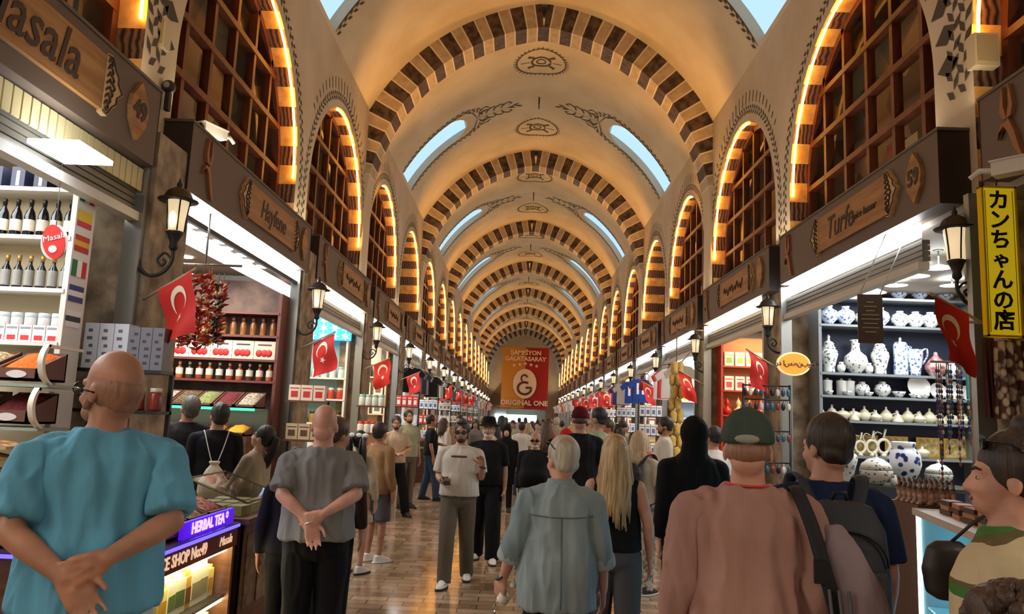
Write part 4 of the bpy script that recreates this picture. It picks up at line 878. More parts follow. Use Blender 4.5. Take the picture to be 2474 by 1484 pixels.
for px, pr in ((2005,vRound),(2046,vRound),(2090,vBall),(2130,vRound),(2178,vBall),(2216,vBall),(2252,vBall),(2290,vRound)): on(5, px, pr, 'blue white vase on the second navy shelf, at the %s' % {2005:'steel post end',2046:'second place from the steel post',2090:'place left of the brown notice'.replace('left of','before'),2130:'place behind the brown notice',2178:'place after the notice',2216:'place before the big flag',2252:'edge of the big flag',2290:'place behind the big flag'}[px], 'vase', sc=.92)
on(4, 2003, jLid, 'flowered lidded jar by the steel post', 'jar'); on(4, 2033, small, 'small flowered vase between jar and flask', 'vase', dy=.08); on(4, 2068, vFlask, 'big round flowered flask vase', 'vase'); on(4, 2100, small, 'small white vase beside the round flask', 'vase', dy=.08); on(4, 2127, jLid, 'flowered lidded jar below the brown notice', 'jar')
on(4, 2177, vCyl, 'tall cylindrical blue white lidded jar', 'jar'); on(4, 2211, vJug, 'pale blue jug with handle', 'jug'); on(4, 2262, vPink, 'pink and red flowered vase under the big flag', 'vase'); on(4, 2300, small, 'small flowered vase beyond the pink vase', 'vase', sc=1.4)
for i, px in enumerate((1998, 2032, 2052)): on(3, px, cani, 'white square-shouldered canister, %s from the steel post' % ordw[i], 'canister', sc=.95)
for i, px in enumerate((2002, 2046, 2098)): on(3, px, bowl, 'small bowl in front of the canisters, %s from the steel post' % ordw[i], 'bowl', dy=.05, sc=.6)
on(3, 2082, vBall, 'plain pale vase beside the canisters', 'vase', sc=.8); on(3, 2131, vBall, 'round flowered vase with flared lip on the plate shelf', 'vase', sc=.85); on(3, 2170, bowl, 'flowered bowl beside the standing plates', 'bowl', sc=.9)
for i, (px, sc) in enumerate(((2215,1.25),(2262,.9),(2300,1.0),(2330,.8))): o = on(3, px, plate_, 'decorated plate standing upright, %s from the flowered bowl' % ordw[i], 'plate', sc=sc, dy=.14); o.rotation_euler = (math.radians(78),0,0); o.location.z += .115*sc
for i in range(5): on(3, 2205+i*28, bowl, 'small white bowl before the standing plates, %s of five' % ordw[i], 'bowl', 'bowls before the plates', dy=.05, sc=.6)
for i in range(13):
    pr = (tpot, tur, tur, tpot, taj, tpot, taj, tpot, taj, tpot, taj, tur, tpot)[i]; on(2, 2008+i*26, pr, 'cream %s on the teapot shelf, %s from the steel post' % ({'teapot':'teapot','tureen':'covered dish','cone_dish':'cone dish'}[pr.name.split('.')[0]], ordw[i]), 'ceramic', 'cream ceramics row', sc=.95, rz=random.uniform(-.4,.4))
    if i % 2 == 0: on(2, 2010+i*26, taj if i % 4 else tur, 'little cream dish at the teapot shelf edge, %s from the steel post' % ordw[i], 'dish', 'cream dishes row', sc=.7, dy=.06)
for i, px in enumerate((2074, 2102, 2130)): on(1, px, ringj, 'cream ring-shaped jug, %s of three' % ordw[i], 'jug', 'ring jugs', sc=.86+.08*i, dy=.1)
for i, px in enumerate((2088, 2160, 2235, 2300)): on(1, px, tl, 'gold-framed cream plaque behind the ring jugs, %s along' % ordw[i], 'plaque', dy=.26)
on(1, 2222, tur, 'gold covered dish among the plaques', 'dish', sc=.9, dy=.1)
# table with large pieces before the shelves
r = empty('display_table', (P(2150,1200,8.3).x, 8.3, 0)); tag(r, 'dark table carrying the large round jars before the ceramics shelves', 'table'); zt3 = Z(2150, 1172, 8.3)
b = MB(); b.box(-.75,-.3,zt3-.04,.9,.4,zt3); b.build('top', M('dark green top', (40,52,44), .5), r)
for x in (-.7,.85):
    for y in (-.26,.36): b = MB(); b.box(x-.03,y-.03,0,x+.03,y+.03,zt3-.04); b.build('leg', blackp, r)
def onT(px, Y, proto, label, cat, sc=1): return put(proto, [(X(px, 1150, Y), Y, zt3)], label, cat, None, 0, sc)[0]
gj = vase('ginger_jar', [(.001,0),(.08,0),(.09,.03),(.15,.14),(.17,.22),(.165,.3),(.14,.36),(.105,.39),(.115,.40),(.12,.44),(.11,.45),(.09,.44),(.001,.43)], navycer, n=24)
rl = lat('lidded_jar', [([(.001,0),(.06,0),(.08,.02),(.16,.1),(.17,.15),(.165,.16)], fcer), ([(.168,.165),(.15,.22),(.09,.27),(.03,.29),(.015,.3),(.02,.33),(.001,.345)], fcer)], 24)
onT(2185, 8.35, gj, 'big blue and white patterned ginger jar on the table', 'jar'); onT(2117, 8.2, rl, 'big round flowered jar with knob lid on the table', 'jar', .95); onT(2160, 8.1, small, 'small white ceramic egg beside the ginger jar', 'ornament', .8); onT(2268, 8.4, rl, 'round flowered lidded jar beyond the ginger jar', 'jar', .8)
onT(2045, 8.4, jLid, 'tall white vase behind the man with the backpack', 'vase', 1.0)
# pendant lamps of the ceramics shop
pl = empty('pendant_lamp'); b = MB(); b.lathe([(.02,.12),(.05,.09),(.1,.03),(.13,0),(.12,.0),(.001,.02)], n=16); b.build('shade', M('lit glass shade', (235,245,250), .3, e=3.5, ec=(225,240,255)), pl); b = MB(); b.tube([(0,0,.12),(0,0,.62)], .008, 5); b.build('rod', steel, pl); b = MB(); b.lathe([(.001,.6),(.05,.6),(.05,.62),(.001,.62)], n=12); b.build('canopy', steel, pl)
for i, (px, py, Y) in enumerate(((2268,648,7.6),(2215,668,8.3),(2112,708,8.6),(2165,690,9.2),(2300,690,9.0),(2060,715,9.4))):
    p = P(px, py, Y); o = pl if i == 0 else dup(pl); o.location = p; o.scale = (1,1,(3.556-p.z)/.62); tag(o, 'lit glass pendant lamp in the ceramics shop, %s counted from the entrance' % ordw[i], 'lamp', 'pendant lamps')
# bead strands and tags
bm = [M('bead %d' % i, c, .3) for i, c in enumerate(((30,50,130),(120,60,50),(206,196,180),(90,80,70),(40,120,140)))]
by = 6.95; q0, q1 = P(2262, 888, by), P(2352, 888, by); b = MB(); b.tube([(q0.x-.05,by,q0.z+.05),(q1.x+.3,by,q1.z+.05)], .012, 6); b.tube([(q1.x+.05,by,q1.z+.05),(q1.x+.05,by,3.56)], .01, 5); tag(b.build('hanging_rail', steel), 'thin rail with bead strands in the ceramics shop', 'rail')
for i in range(14):
    b = MB(); x_ = q0.x+(q1.x-q0.x)*i/11; L_ = random.uniform(.45,1.0)
    for j in range(int(L_/.045)): b.ell((0,0,-j*.045-.03), (.014,.014,.02), random.choice((0,0,1,2,3)) if j % 3 else i % 5, 6, 4)
    b.tube([(0,0,.04),(0,0,-L_)], .004, 4, 3); tag(b.build('bead_strand', bm, loc=(x_, by+.02*(i % 3), q0.z)), 'strand of blue and brown beads on the thin rail, %s from the shelves' % ordw[i], 'strand', 'bead strands')
p_ = P(2348, 935, 6.85); r = empty('eye_charm', p_); tag(r, 'turquoise rectangular charm hanging among bead strands', 'charm'); b = MB(); b.box(-.045,-.01,-.11,.045,.01,.11); b.build('body', M('turquoise enamel', (50,170,186), .3), r); b = MB(); b.prism([(.025*math.cos(a),.03*math.sin(a)) for a in [i*.524 for i in range(12)]], .004, Tr((0,-.01,0))); b.build('ring_mark', wcer, r); b = MB(); b.tube([(0,0,.11),(0,.05,.5)], .003, 4); b.build('cord', gp, r)
# clothing by the yellow sign
def hang_cloth(px0, px1, py0, py1, Y, mats, label, cat, seed, folds=5):
    a, c = P(px0, py0, Y), P(px1, py1, Y); w_ = c.x-a.x; h = a.z-c.z; b = MB(); n, m = 24, 10
    for dy in (0, .05):
        vs = [(i/n*w_*(1+.1*(j/m)), dy+.035*math.sin(i/n*6.28*folds+seed)*(.3+j/m), -j/m*h) for j in range(m+1) for i in range(n+1)]
        b.add(vs, [(j*(n+1)+i, j*(n+1)+i+1, (j+1)*(n+1)+i+1, (j+1)*(n+1)+i) for j in range(m) for i in range(n)], 0, True)
    b.tube([(w_/2,.03,0),(w_/2,.03,.12)], .006, 4); o = b.build('hanging_garment', mats, loc=a); tag(o, label, cat); return o
hang_cloth(2412, 2500, 822, 1015, 5.6, [M('flowered fabric', (206,186,160), .8, c2=(84,52,44), sc=16, contrast=.12, kind='voronoi')], 'cream dress with dark flower print hanging under the yellow sign', 'dress', 1, 4)
hang_cloth(2372, 2412, 818, 1010, 5.9, [M('maroon fabric', (84,34,36), .8)], 'maroon scarf hanging beside the flowered dress', 'scarf', 2, 3)
rl_ = MB(); q = P(2440, 808, 5.75); rl_.tube([(q.x-.35,5.75,q.z+.08),(q.x+.5,5.75,q.z+.08)], .012, 6); tag(rl_.build('hanging_rail', steel), 'short rail carrying the flowered dress', 'rail')
# lit display counter with leather goods
A_, B_ = P(2215, 1228, 6.16), P(2345, 1282, 4.9); zt4 = A_.z; dv = V((A_.x-B_.x, A_.y-B_.y, 0)); Lr = dv.length
r = empty('display_counter', (B_.x, B_.y, 0), math.atan2(dv.y, dv.x)); tag(r, 'white topped counter with glowing cyan glass front', 'counter')
b = MB(); b.box(-.9,-.75,zt4-.05,Lr+.02,.03,zt4); b.build('top', M('pale counter top', (196,184,170), .4), r)
b = MB(); b.box(-.9,-.75,0,Lr,-.45,zt4-.05); b.box(-.9,-.45,0,Lr,0,.08); b.box(Lr-.05,-.45,0,Lr,0,zt4-.05); b.build('body', M('pale grey cabinet', (176,180,182), .4), r)
b = MB(); b.box(Lr-.06,-.012,.06,Lr+.003,.008,zt4-.05); b.build('corner_lamp', M('white cyan tube', (220,250,255), .4, e=5, ec=(190,245,255)), r)
b = MB(); b.box(-.9,-.44,.08,Lr-.06,-.42,zt4-.06); b.build('back_light', M('cyan back light', (120,210,240), .4, e=2.0, ec=(90,205,240)), r)
b = MB(); b.quad((-.9,0,.08),(Lr-.06,0,.08),(Lr-.06,0,zt4-.05),(-.9,0,zt4-.05)); b.build('front_glass', glass_mat('case glass', 1.05), r)
for z in (.45,.8): b = MB(); b.box(-.9,-.42,z,Lr-.06,-.04,z+.012); b.build('shelf', M('pale cyan shelf', (190,226,236), .2), r)
rot4 = math.atan2(dv.y, dv.x); loc4 = lambda u, v, z: (B_.x+math.cos(rot4)*u-math.sin(rot4)*v, B_.y+math.sin(rot4)*u+math.cos(rot4)*v, z)
gls = lat('glass_mug', [([(.001,0),(.05,0),(.05,.12),(.045,.12),(.045,.01),(.001,.01)], M('pale blue ceramic', (190,220,232), .3))], 14)
put(gls, [loc4(-.5+.22*i, -.2, z) for z in (.462,.812) for i in range(7)], 'pale blue mug inside the glowing cyan counter', 'mug', 'mugs in the cyan counter', sc=1.1)
wl = MB(); wl.box(-.1,-.055,0,.1,.055,.03,0); wl.box(-.09,-.045,.03,.09,.045,.033,1); wl = wl.build('wallet', [M('tan leather', (170,112,70), .5), M('tan stitched leather', (206,160,116), .5)])
wl2 = MB(); wl2.box(-.1,-.055,0,.1,.055,.03,0); wl2.box(-.09,-.045,.03,.09,.045,.033,1); wl2 = wl2.build('wallet', [M('dark leather', (64,42,36), .5), M('red leather', (176,60,40), .5)])
for i in range(5):
    for j in range(3):
        for k in range(3-j % 2): put(wl if (i+j+k) % 2 else wl2, [loc4(-.2+.27*i, -.14-.18*j, zt4+.034*k)], '%s wallet in a stack on the counter, %s stack along, %s from below' % ('tan' if (i+j+k) % 2 else 'dark', ordw[i*3+j], ordw[k]), 'wallet', 'leather wallets', rz=rot4+random.uniform(-.1,.1))
for i in range(3): put(wl, [loc4(Lr-.25-.3*i, -.60, zt4+.002)], 'tan purse lying at the back of the counter, %s from its far end' % ordw[i], 'purse', 'purses at the back', rz=rot4+.3, sc=1.5)
fig = lat('figurine', [([(.001,0),(.03,0),(.03,.01),(.012,.03),(.022,.08),(.01,.12),(.014,.15),(.001,.17)], M('mixed figurine glaze', (190,150,120), .4, c2=(70,40,40), sc=22, contrast=.1))], 8)
put(fig, [(A_.x+.06+.085*(i % 4), A_.y+.06+.085*(i//4), zt4+.02) for i in range(20)], 'small painted figurine on the stand before the table of jars', 'figurine', 'figurines on the stand', sc=1.15)
sb = MB(); sb.box(-.06,-.06,0,.26,.40,zt4+.02); tag(sb.build('stand', M('brown stand', (92,60,44), .6), loc=(A_.x+.08, A_.y+.08, 0)), 'brown stand crowded with small figurines', 'stand')
# woven boxes
wk = MB(); wk.box(-.16,-.14,0,.16,.14,.24,0); wk.box(-.165,-.145,.24,.165,.145,.27,1)
for i in range(4):
    for j in range(3): wk.box(-.13+.07*i,-.145,.03+.07*j,-.095+.07*i,-.14,.055+.07*j,1); wk.box(-.165,-.12+.07*i,.03+.07*j,-.16,-.085+.07*i,.055+.07*j,1)
wk = wk.build('woven_box', [M('woven brown', (120,74,44), .7, c2=(84,48,28), sc=30), M('woven tan', (190,140,90), .6)])
for i in range(2):
    for j in range(2):
        for k in range(4): put(wk, [(P(2150,1200,7.2).x+.1+.36*i, 7.1+.32*j, .003+.276*k)], 'woven brown box by the cyan counter, %s %s column, %s from below' % (('nearer','rear')[j], ('aisle','wall')[i], ordw[k]), 'box', 'woven boxes', rz=0)
# --- turquoise lattice shop (third on the spice side)
def far_unit(s, p, label, col, back, zrows, width=1.6, name='shelf_unit'):
    y = p+BAY-(.55 if s < 0 else .82); x0, x1 = (s*3.52, s*(3.52+width)); return unit(name, label, min(x0,x1), max(x0,x1), y, zrows, .3, col, back, 3.4), y, x0
u, y, xx = far_unit(-1, 10.8, 'white shelf with jars below the turquoise lattice panel', white, M('teal shelf back', (150,190,190), .5), (.6,1.0,1.5,1.95,2.35), 1.5)
q0, q1 = P(735, 748, y-.05), P(842, 824, y-.05); r = empty('lattice_panel', ((q0.x+q1.x)/2, y-.06, q1.z)); tag(r, 'glowing turquoise panel with white star lattice', 'panel'); w_, h = (q1.x-q0.x)/2+.35, min(q0.z,3.52)-q1.z
b = MB(); b.box(-w_,0,0,w_-.3,.03,h); b.build('panel', M('turquoise glow', (30,150,200), .4, e=1.6, ec=(20,140,205)), r); b = MB()
for i in range(6):
    for j in range(3):
        cx_, cz_ = -w_+(i+.5)*(2*w_-.3)/6, (j+.5)*h/3; R_ = h/6
        for a in range(6): t = math.radians(a*60+30*(i % 2)); b.tube([(cx_,-.005,cz_),(cx_+R_*1.15*math.cos(t),-.005,cz_+R_*1.0*math.sin(t))], .007, 4)
        b.tube([(cx_+R_*.62*math.cos(t),-.005,cz_+R_*.62*math.sin(t)) for t in [math.radians(60*k) for k in range(7)]], .006, 4)
b.build('lattice', M('lattice white', (220,245,250), .4, e=1.2, ec=(200,240,255)), r)
jj = [lat('jar', [([(.001,0),(.06,0),(.062,.01),(.062,.14),(.05,.17)], M('jar content %d' % i, c, .3)), ([(.054,.165),(.056,.17),(.056,.21),(.001,.212)], M('jar lid %d' % i, c2, .4))]) for i, (c, c2) in enumerate((((150,120,40),(30,24,20)), ((190,60,40),(200,190,180)), ((206,216,210),(150,190,190)), ((120,84,60),(220,214,204)), ((226,222,216),(200,60,50))))]
for ri, z in enumerate((.6,1.0,1.5,1.95,2.35)): put(jj[(2,4,0,1,2)[ri]], lerp((xx-.1, y+.1, z), (xx-1.4, y+.1, z), 9), '%s on the %s shelf under the turquoise lattice' % (('pale jar','white jar with red lid','amber jar with dark lid','red jar','pale green jar')[ri], ('lowest','second lowest','middle','upper','topmost')[ri]), 'jar', 'jars under the lattice, %s row' % ordw[ri])
# stand with boxes by the second pier
def stand(s, p, label, item_fn, n=4, w_=.5):
    x = s*(3.22-w_/2); y = p-.62; r = empty('display_stand', (x, y, 0)); tag(r, label, 'stand'); zz = [.35+.5*i for i in range(n)]
    for z in zz: b = MB(); b.box(-w_/2,-.14,z-.025,w_/2,.14,z); b.build('shelf', white if n % 2 else woodm, r)
    for e in (-1,1): b = MB(); b.box(e*w_/2-.015,.1,0,e*w_/2+.015,.14,zz[-1]); b.build('post', blackp, r)
    for i, z in enumerate(zz): item_fn(x, y, z, i)
cbx = {}
def cbox(c, w_=.13, h=.16, pc=(200,60,50), nm='box'):
    k = (c, w_, h, nm)
    if k not in cbx: b = MB(); b.box(-w_/2,-.06,0,w_/2,.06,h,0); b.box(-w_*.3,-.0615,h*.2,w_*.3,-.06,h*.6,1); b.box(-w_*.4,-.0615,h*.75,w_*.4,-.06,h*.82,1); cbx[k] = b.build(nm, [M('box %d %d %d' % c, c, .5), M('print %d %d %d' % pc, pc, .5)])
    return cbx[k]
stand(-1, 10.8, 'wooden stand of cookie and fruit boxes by the second pier on the spice-shop side', lambda x, y, z, i: put(cbox(((200,150,90),(190,140,84),(196,170,130),(226,206,180))[i], .15, .2, ((110,70,40),(110,70,40),(90,60,40),(196,40,34))[i]), [(x-.16, y, z), (x+.0, y, z), (x+.16, y, z)], '%s box on the wooden stand by the second pier' % ('brown cookie','tan cookie','beige','cream fruit-print')[i], 'box', 'boxes on the wooden stand %d' % (i+1), rz=0))
stand(-1, 15.2, 'stand of white toiletry jars by the third pier on the spice-shop side', lambda x, y, z, i: put(jj[(2,2,4,2)[i]], lerp((x-.18,y,z),(x+.18,y,z),4), 'pale jar on the %s level of the stand by the third pier' % ordw[i], 'jar', 'pale jars on the stand %d' % (i+1)))
# third and later shops: a shelf on the far partition and hanging goods
u, y, xx = far_unit(-1, 15.2, 'cream shelf with pictures and orange bars, fourth shop on the spice-shop side', M('cream shelf', (226,200,160), .5), M('cream shelf', (226,200,160), .5), (.8,1.25,1.7,2.15,2.6), 1.3)
for ri, z in enumerate((.8,1.25,1.7,2.15,2.6)): put(cbox(((220,90,40),(226,120,50),(220,216,200),(236,220,190),(60,44,36))[ri], .22, .3 if ri > 1 else .2, ((240,230,220),(236,230,220),(120,110,90),(150,90,50),(190,170,120))[ri]), lerp((xx-.18,y+.1,z),(xx-1.1,y+.1,z),4), '%s on the cream shelf, %s row up' % (('orange box','orange box','pale book','cream picture box','dark frame box')[ri], ordw[ri]), 'box', 'boxes on the cream shelf %d' % (ri+1), rz=0)
# red shop on the ceramics side
u, y, xx = far_unit(1, 10.8, 'red lacquer shelf with hookah pots and bright boxes', M('red lacquer', (170,44,24), .4), M('amber shelf back', (196,110,50), .5), (.7,1.15,1.55,1.95,2.4,2.85), 1.5)
hk = [lat('pot', [([(.001,0),(.05,0),(.085,.05),(.085,.1),(.04,.13),(.03,.17),(.05,.2),(.045,.24),(.015,.29),(.001,.34)], M('pot %d' % i, c, .25))], 12) for i, c in enumerate(((200,40,30),(226,206,150),(190,150,70)))]
for ri, z in enumerate((.7,1.15,1.55,1.95)):
    for i, q in enumerate(lerp((xx+.12,y+.1,z),(xx+1.35,y+.1,z),7)): put(hk[(i+ri) % 3], [q], '%s ornamental pot on the red lacquer shelf, %s row from below' % (('red','cream','golden')[(i+ri) % 3], ordw[ri]), 'pot', 'pots on the red shelf %d' % (ri+1))
for ri, z in enumerate((2.4,2.85)): put(cbox(((236,214,190),(226,226,190))[ri], .17, .26, ((214,60,80),(150,170,60))[ri]), lerp((xx+.14,y+.1,z),(xx+1.35,y+.1,z),7), '%s printed box on the red lacquer shelf' % ('pink','green')[ri], 'box', 'printed boxes on the red shelf %d' % (ri+1), rz=0)
# keychain rack by the second pier on the ceramics side
r = empty('keychain_rack', (3.0, 10.12, 0)); tag(r, 'dark rack of keychains under the orange oval sign', 'rack'); b = MB()
for x in (-.3,.3): b.tube([(x,0,0),(x,0,2.3)], .015, 6)
for z in (.9,1.3,1.7,2.1,2.28): b.tube([(-.3,0,z),(.3,0,z)], .01, 5)
b.build('rack_frame', blackp, r)
kc = []
for i, c in enumerate(((50,60,80),(120,50,40),(200,190,180),(30,90,110),(24,24,28))): b = MB(); b.ell((0,0,-.08),(.03,.014,.05),0,8,6); b.tube([(0,0,0),(0,0,-.04)], .004, 4); kc.append(b.build('keychain', M('keychain %d' % i, c, .35)))
for zi, z in enumerate((.9,1.3,1.7,2.1,2.28)):
    for i in range(9): put(kc[(i*3+zi) % 5], [(3.0-.28+.07*i, 10.11, z-.008-.1*(i % 2)*0)], 'small keychain on the dark rack, %s bar from below' % ordw[zi], 'keychain', 'keychains on the %s bar' % ordw[zi])
# loofah bunch
lf = M('loofah yellow', (226,206,130), .8, c2=(200,170,90), sc=30, bump=.5, bsc=60); q = P(1632, 880, 14.85)
lp = MB(); lp.lathe([(.001,0),(.04,.01),(.065,.06),(.06,.12),(.07,.18),(.05,.24),(.001,.26)], n=8); lp = lp.build('loofah', lf)
put(lp, [(q.x+.02+.078*math.cos(i*2.09+i//3), 14.85+.078*math.sin(i*2.09+i//3), q.z-.2-.23*(i//3)) for i in range(24)], 'pale yellow loofah in the hanging bunch beside the flag', 'loofah', 'hanging loofahs', sc=[random.uniform(.9,1.05) for _ in range(24)])
b = MB(); b.tube([(q.x+.02,14.85,3.56),(q.x+.02,14.85,q.z-2.0)], .012, 5); b.tube([(q.x+.02,14.85,3.55),(3.40,14.9,3.55)], .014, 5); tag(b.build('hanging_rope', gp), 'rope on which the loofah bunch hangs', 'rope')
# garments
def shirt_proto(c, c2=None, L=.62):
    b = MB(); pr = [(-.22,-L),(-.21,-.2),(-.3,-.26),(-.36,-.14),(-.2,0),(-.07,.02),(0,-.02),(.07,.02),(.2,0),(.36,-.14),(.3,-.26),(.21,-.2),(.22,-L)]
    b.prism(pr, .07, Tr((0,.035,0)), 0); 
    if c2: b.box(-.12,-.037,-.4,-.05,-.035,-.1,1); b.box(.03,-.037,-.4,.1,-.035,-.1,1)
    b.tube([(0,0,-.02),(0,0,.08)], .006, 4); b.tube([(-.18,0,-.03),(0,0,.03),(.18,0,-.03)], .008, 4)
    return b.build('hanging_shirt', [M('shirt %d %d %d' % c, c, .8), M('shirt print %d %d %d' % (c2 or c), c2 or c, .7)])
sh = {'black': shirt_proto((30,30,34)), 'white': shirt_proto((236,232,226)), 'blue': shirt_proto((24,60,140), (230,236,246)), 'grey': shirt_proto((120,120,126)), 'red': shirt_proto((190,40,40), (240,230,226))}
bgp = {}
for nm, c in (('brown',(96,60,40)),('cream',(220,206,180)),('grey',(130,132,140)),('red',(180,40,44))):
    b = MB(); b.loft([(0,.11,.05,0),(.02,.13,.06,0),(.16,.12,.06,0),(.24,.10,.03,0)], n=12); b.tube(curve2([(-.08,0,.23),(-.05,0,.4),(.05,0,.4),(.08,0,.23)],4), .008, 5); bgp[nm] = b.build('hanging_bag', M('bag '+nm, c, .6))
for s, nm in ((-1,'spice side'),(1,'ceramics side')):
    rng = random.Random(11+s)
    for k in range(2 if s > 0 else 3, 16):
        p = PIER0+BAY*k
        if p > 70: break
        kinds = (['black','grey','white','black','grey'] if k < 6 else ['white','red','grey']) if s < 0 else (['white','blue','blue','red'] if k in (3,4) else ['white','cream','white','red'])
        b = MB(); yy0, yy1 = p+.5, p+3.2; b.tube([(s*3.05,yy0,3.0),(s*3.05,yy1,3.0)], .014, 5)
        for yy in (yy0, yy1): b.tube([(s*3.05,yy,3.0),(s*3.3,yy,3.3)], .01, 4)
        tag(b.build('hanging_rail', steel), 'rail of hanging goods at the %s shop front on the %s' % (ordw[k], nm), 'rail')
        for i in range(6 if k < 7 else 4):
            kd = kinds[i % len(kinds)]; yy = yy0+.1+i*(.5 if k < 7 else .75)
            lb_ = '%s hanging at the %s shop front on the %s'
            if kd in sh and rng.random() < .7: put(sh[kd], [(s*3.05, yy, 2.9)], lb_ % (kd+' shirt', ordw[k], nm), 'shirt', 'shirts at the %s shop on the %s' % (ordw[k], nm), rz=rng.uniform(-.3,.3))
            else: bn = rng.choice(list(bgp)); put(bgp[bn], [(s*3.05, yy, 2.59)], lb_ % (bn+' bag', ordw[k], nm), 'bag', 'bags at the %s shop on the %s' % (ordw[k], nm), rz=rng.uniform(-.5,.5))
        if (k > 3 or s > 0) and k < 11:
            wd = (1.2 if k < 8 else .8)
            u, y, xx = far_unit(s, p, 'lit %s shelf on the partition of the %s shop on the %s' % (('white','cream')[k % 2], ordw[k], nm), white, M('shelf back %d' % (k % 3), ((226,222,214),(236,214,180),(190,206,222))[k % 3], .5), (.9,1.6,2.3), wd)
            for ri, z in enumerate((.9,1.6,2.3)):
                c = rng.choice(((210,60,50),(226,220,206),(230,190,110),(120,150,180),(150,90,60),(236,232,226)))
                put(cbox(c, .24, .36, (240,236,226) if sum(c) < 500 else (170,80,60)), [(xx+s*(.2+.3*i), y+.1, z) for i in range(3 if k < 8 else 2)], 'box on the %s shelf of the %s shop on the %s' % (('low','middle','high')[ri], ordw[k], nm), 'box', 'boxes on the %s shelf, %s shop, %s' % (('low','middle','high')[ri], ordw[k], nm), rz=0)
        # counter spilling towards the aisle
        ct = MB(); ct.box(0,0,0,s*-.75,2.6,.85,0); ct.box(s*.02,-.02,.85,-s*.78,2.62,.9,1)
        o = ct.build('stall_counter', [woodm if k % 2 else M('pale stall front', (170,160,150), .5), M('stall top', (196,180,150), .5)], loc=(s*3.12, p+.7, 0)); tag(o, 'low stall counter before the %s shop on the %s' % (ordw[k], nm), 'counter')
        for i in range(5 if k < 8 else 3):
            kd = rng.choice(('orange','dark red','yellow','cream','green','dark tea')) ; spice_bin((s*2.72, p+1.0+i*.5, .902), .42, .5, .14, kd, '%s goods in the %s bin of the %s stall on the %s' % (kd, ordw[i], ordw[k], nm), 0, .05, None, False)
# ring light and counter at the second bay
for s, p, lab in ((-1, 10.8, 'pale counter of the turquoise lattice shop'), (1, 10.8, 'red counter of the red lacquer shop')):
    ct = MB(); ct.box(0,0,0,-s*.5,2.6,.9,0); ct.box(0,-.02,.9,-s*.53,2.62,.95,1); o = ct.build('shop_counter', [white if s < 0 else M('red lacquer', (170,44,24), .4), M('stall top', (196,180,150), .5)], loc=(s*3.3, p+.8, 0)); tag(o, lab, 'counter')
    put(jj[2 if s < 0 else 1], [(s*3.1, p+.95+.23*i, .95) for i in range(11)], 'jar standing on the %s' % lab, 'jar', 'jars on the '+lab)

# racks of small bright goods at the later piers
for s, nm in ((-1,'spice side'),(1,'ceramics side')):
    rng = random.Random(31+s)
    for k in range(3, 10):
        p = PIER0+BAY*k; y = p-.62 if s < 0 else p-.72; xc = s*2.95; r = empty('goods_rack', (xc, y, 0)); tag(r, 'black wire rack of small bright boxes before the %s pier on the %s' % (ordw[k-1], nm), 'rack')
        for z in (1.0, 1.45, 1.9): b = MB(); b.box(-.28,-.1,z-.02,.28,.1,z); b.build('shelf', blackp, r)
        for e in (-1, 1): b = MB(); b.box(e*.28-.012,.06,0,e*.28+.012,.09,2.3); b.build('post', blackp, r)
        for zi, z in enumerate((1.0, 1.45, 1.9)):
            c = rng.choice(((236,232,224),(226,220,206),(200,216,230),(230,200,150),(214,70,60),(236,236,236)))
            put(cbox(c, .12, .26, (90,110,160) if c[0] > 215 else (240,230,220), 'souvenir_box'), [(xc-.2+.135*i, y, z) for i in range(4)], 'souvenir box on the %s rack shelf before the %s pier, %s' % (('low','middle','high')[zi], ordw[k-1], nm), 'box', 'boxes on the %s rack shelf, %s pier, %s' % (('low','middle','high')[zi], ordw[k-1], nm), rz=0)
# ---------------------------------------------------------------- people
def remesh(b, v, it=5, fac=.5):
    me = b.mesh('tmp', [M('white paint')]); o = bpy.data.objects.new('tmp', me); C.objects.link(o)
    m = o.modifiers.new('r', 'REMESH'); m.mode = 'VOXEL'; m.voxel_size = v; m.use_smooth_shade = True
    if it: q = o.modifiers.new('s', 'SMOOTH'); q.factor = fac; q.iterations = it
    dg = bpy.context.evaluated_depsgraph_get(); out = bpy.data.meshes.new_from_object(o.evaluated_get(dg)); bpy.data.objects.remove(o); bpy.data.meshes.remove(me)
    out.materials.clear(); return out
def folds(me, amp, fx=11, fz=2.2, seed=0, diag=0):
    me.update(); ns = [v.normal.copy() for v in me.vertices]
    for v, n in zip(me.vertices, ns):
        p = v.co; q = noise.noise((p.x*fx+diag*p.z*4+seed, p.y*fx, p.z*fz+diag*p.x*5+seed)) + .5*noise.noise((p.x*fx*2+seed, p.y*fx*2, p.z*fz*2.2+seed+diag*p.x*8))
        v.co = p + n*(amp*(1.25-2*min(abs(q), .85)))
    me.update()
def skinm(nm, c): return M('skin '+nm, c, .5, c2=tuple(int(k*.86) for k in c), sc=9, bump=.05, bsc=60)
SK = {'light': skinm('light', (212,166,140)), 'tan': skinm('tan', (186,132,106)), 'rosy': skinm('rosy', (212,156,134)), 'olive': skinm('olive', (194,148,120))}
def cloth(nm, c, c2=None, sc=3): return M('cloth '+nm, c, .85, c2=c2 or tuple(int(k*.88) for k in c), sc=sc, bump=.7, bsc=11, str3=(1,1,.4), spec=.2)
def hairm(nm, c, c2): return M('hair '+nm, c, .5, c2=c2, sc=26, str3=(1,1,.12), contrast=.2, bump=.6, bsc=60)
HR = {'black': hairm('black', (20,16,15), (40,32,28)), 'brown': hairm('brown', (52,34,24), (84,56,38)), 'grey': hairm('grey', (150,140,122), (206,196,176)), 'blonde': hairm('blonde', (150,116,74), (214,184,136)), 'stubble': hairm('stubble', (134,94,74), (156,112,90)), 'dark': hairm('dark', (36,26,22), (60,44,36)), 'white': hairm('white', (200,190,176), (230,222,210)), 'dblond': hairm('dblond', (176,150,112), (206,180,140))}
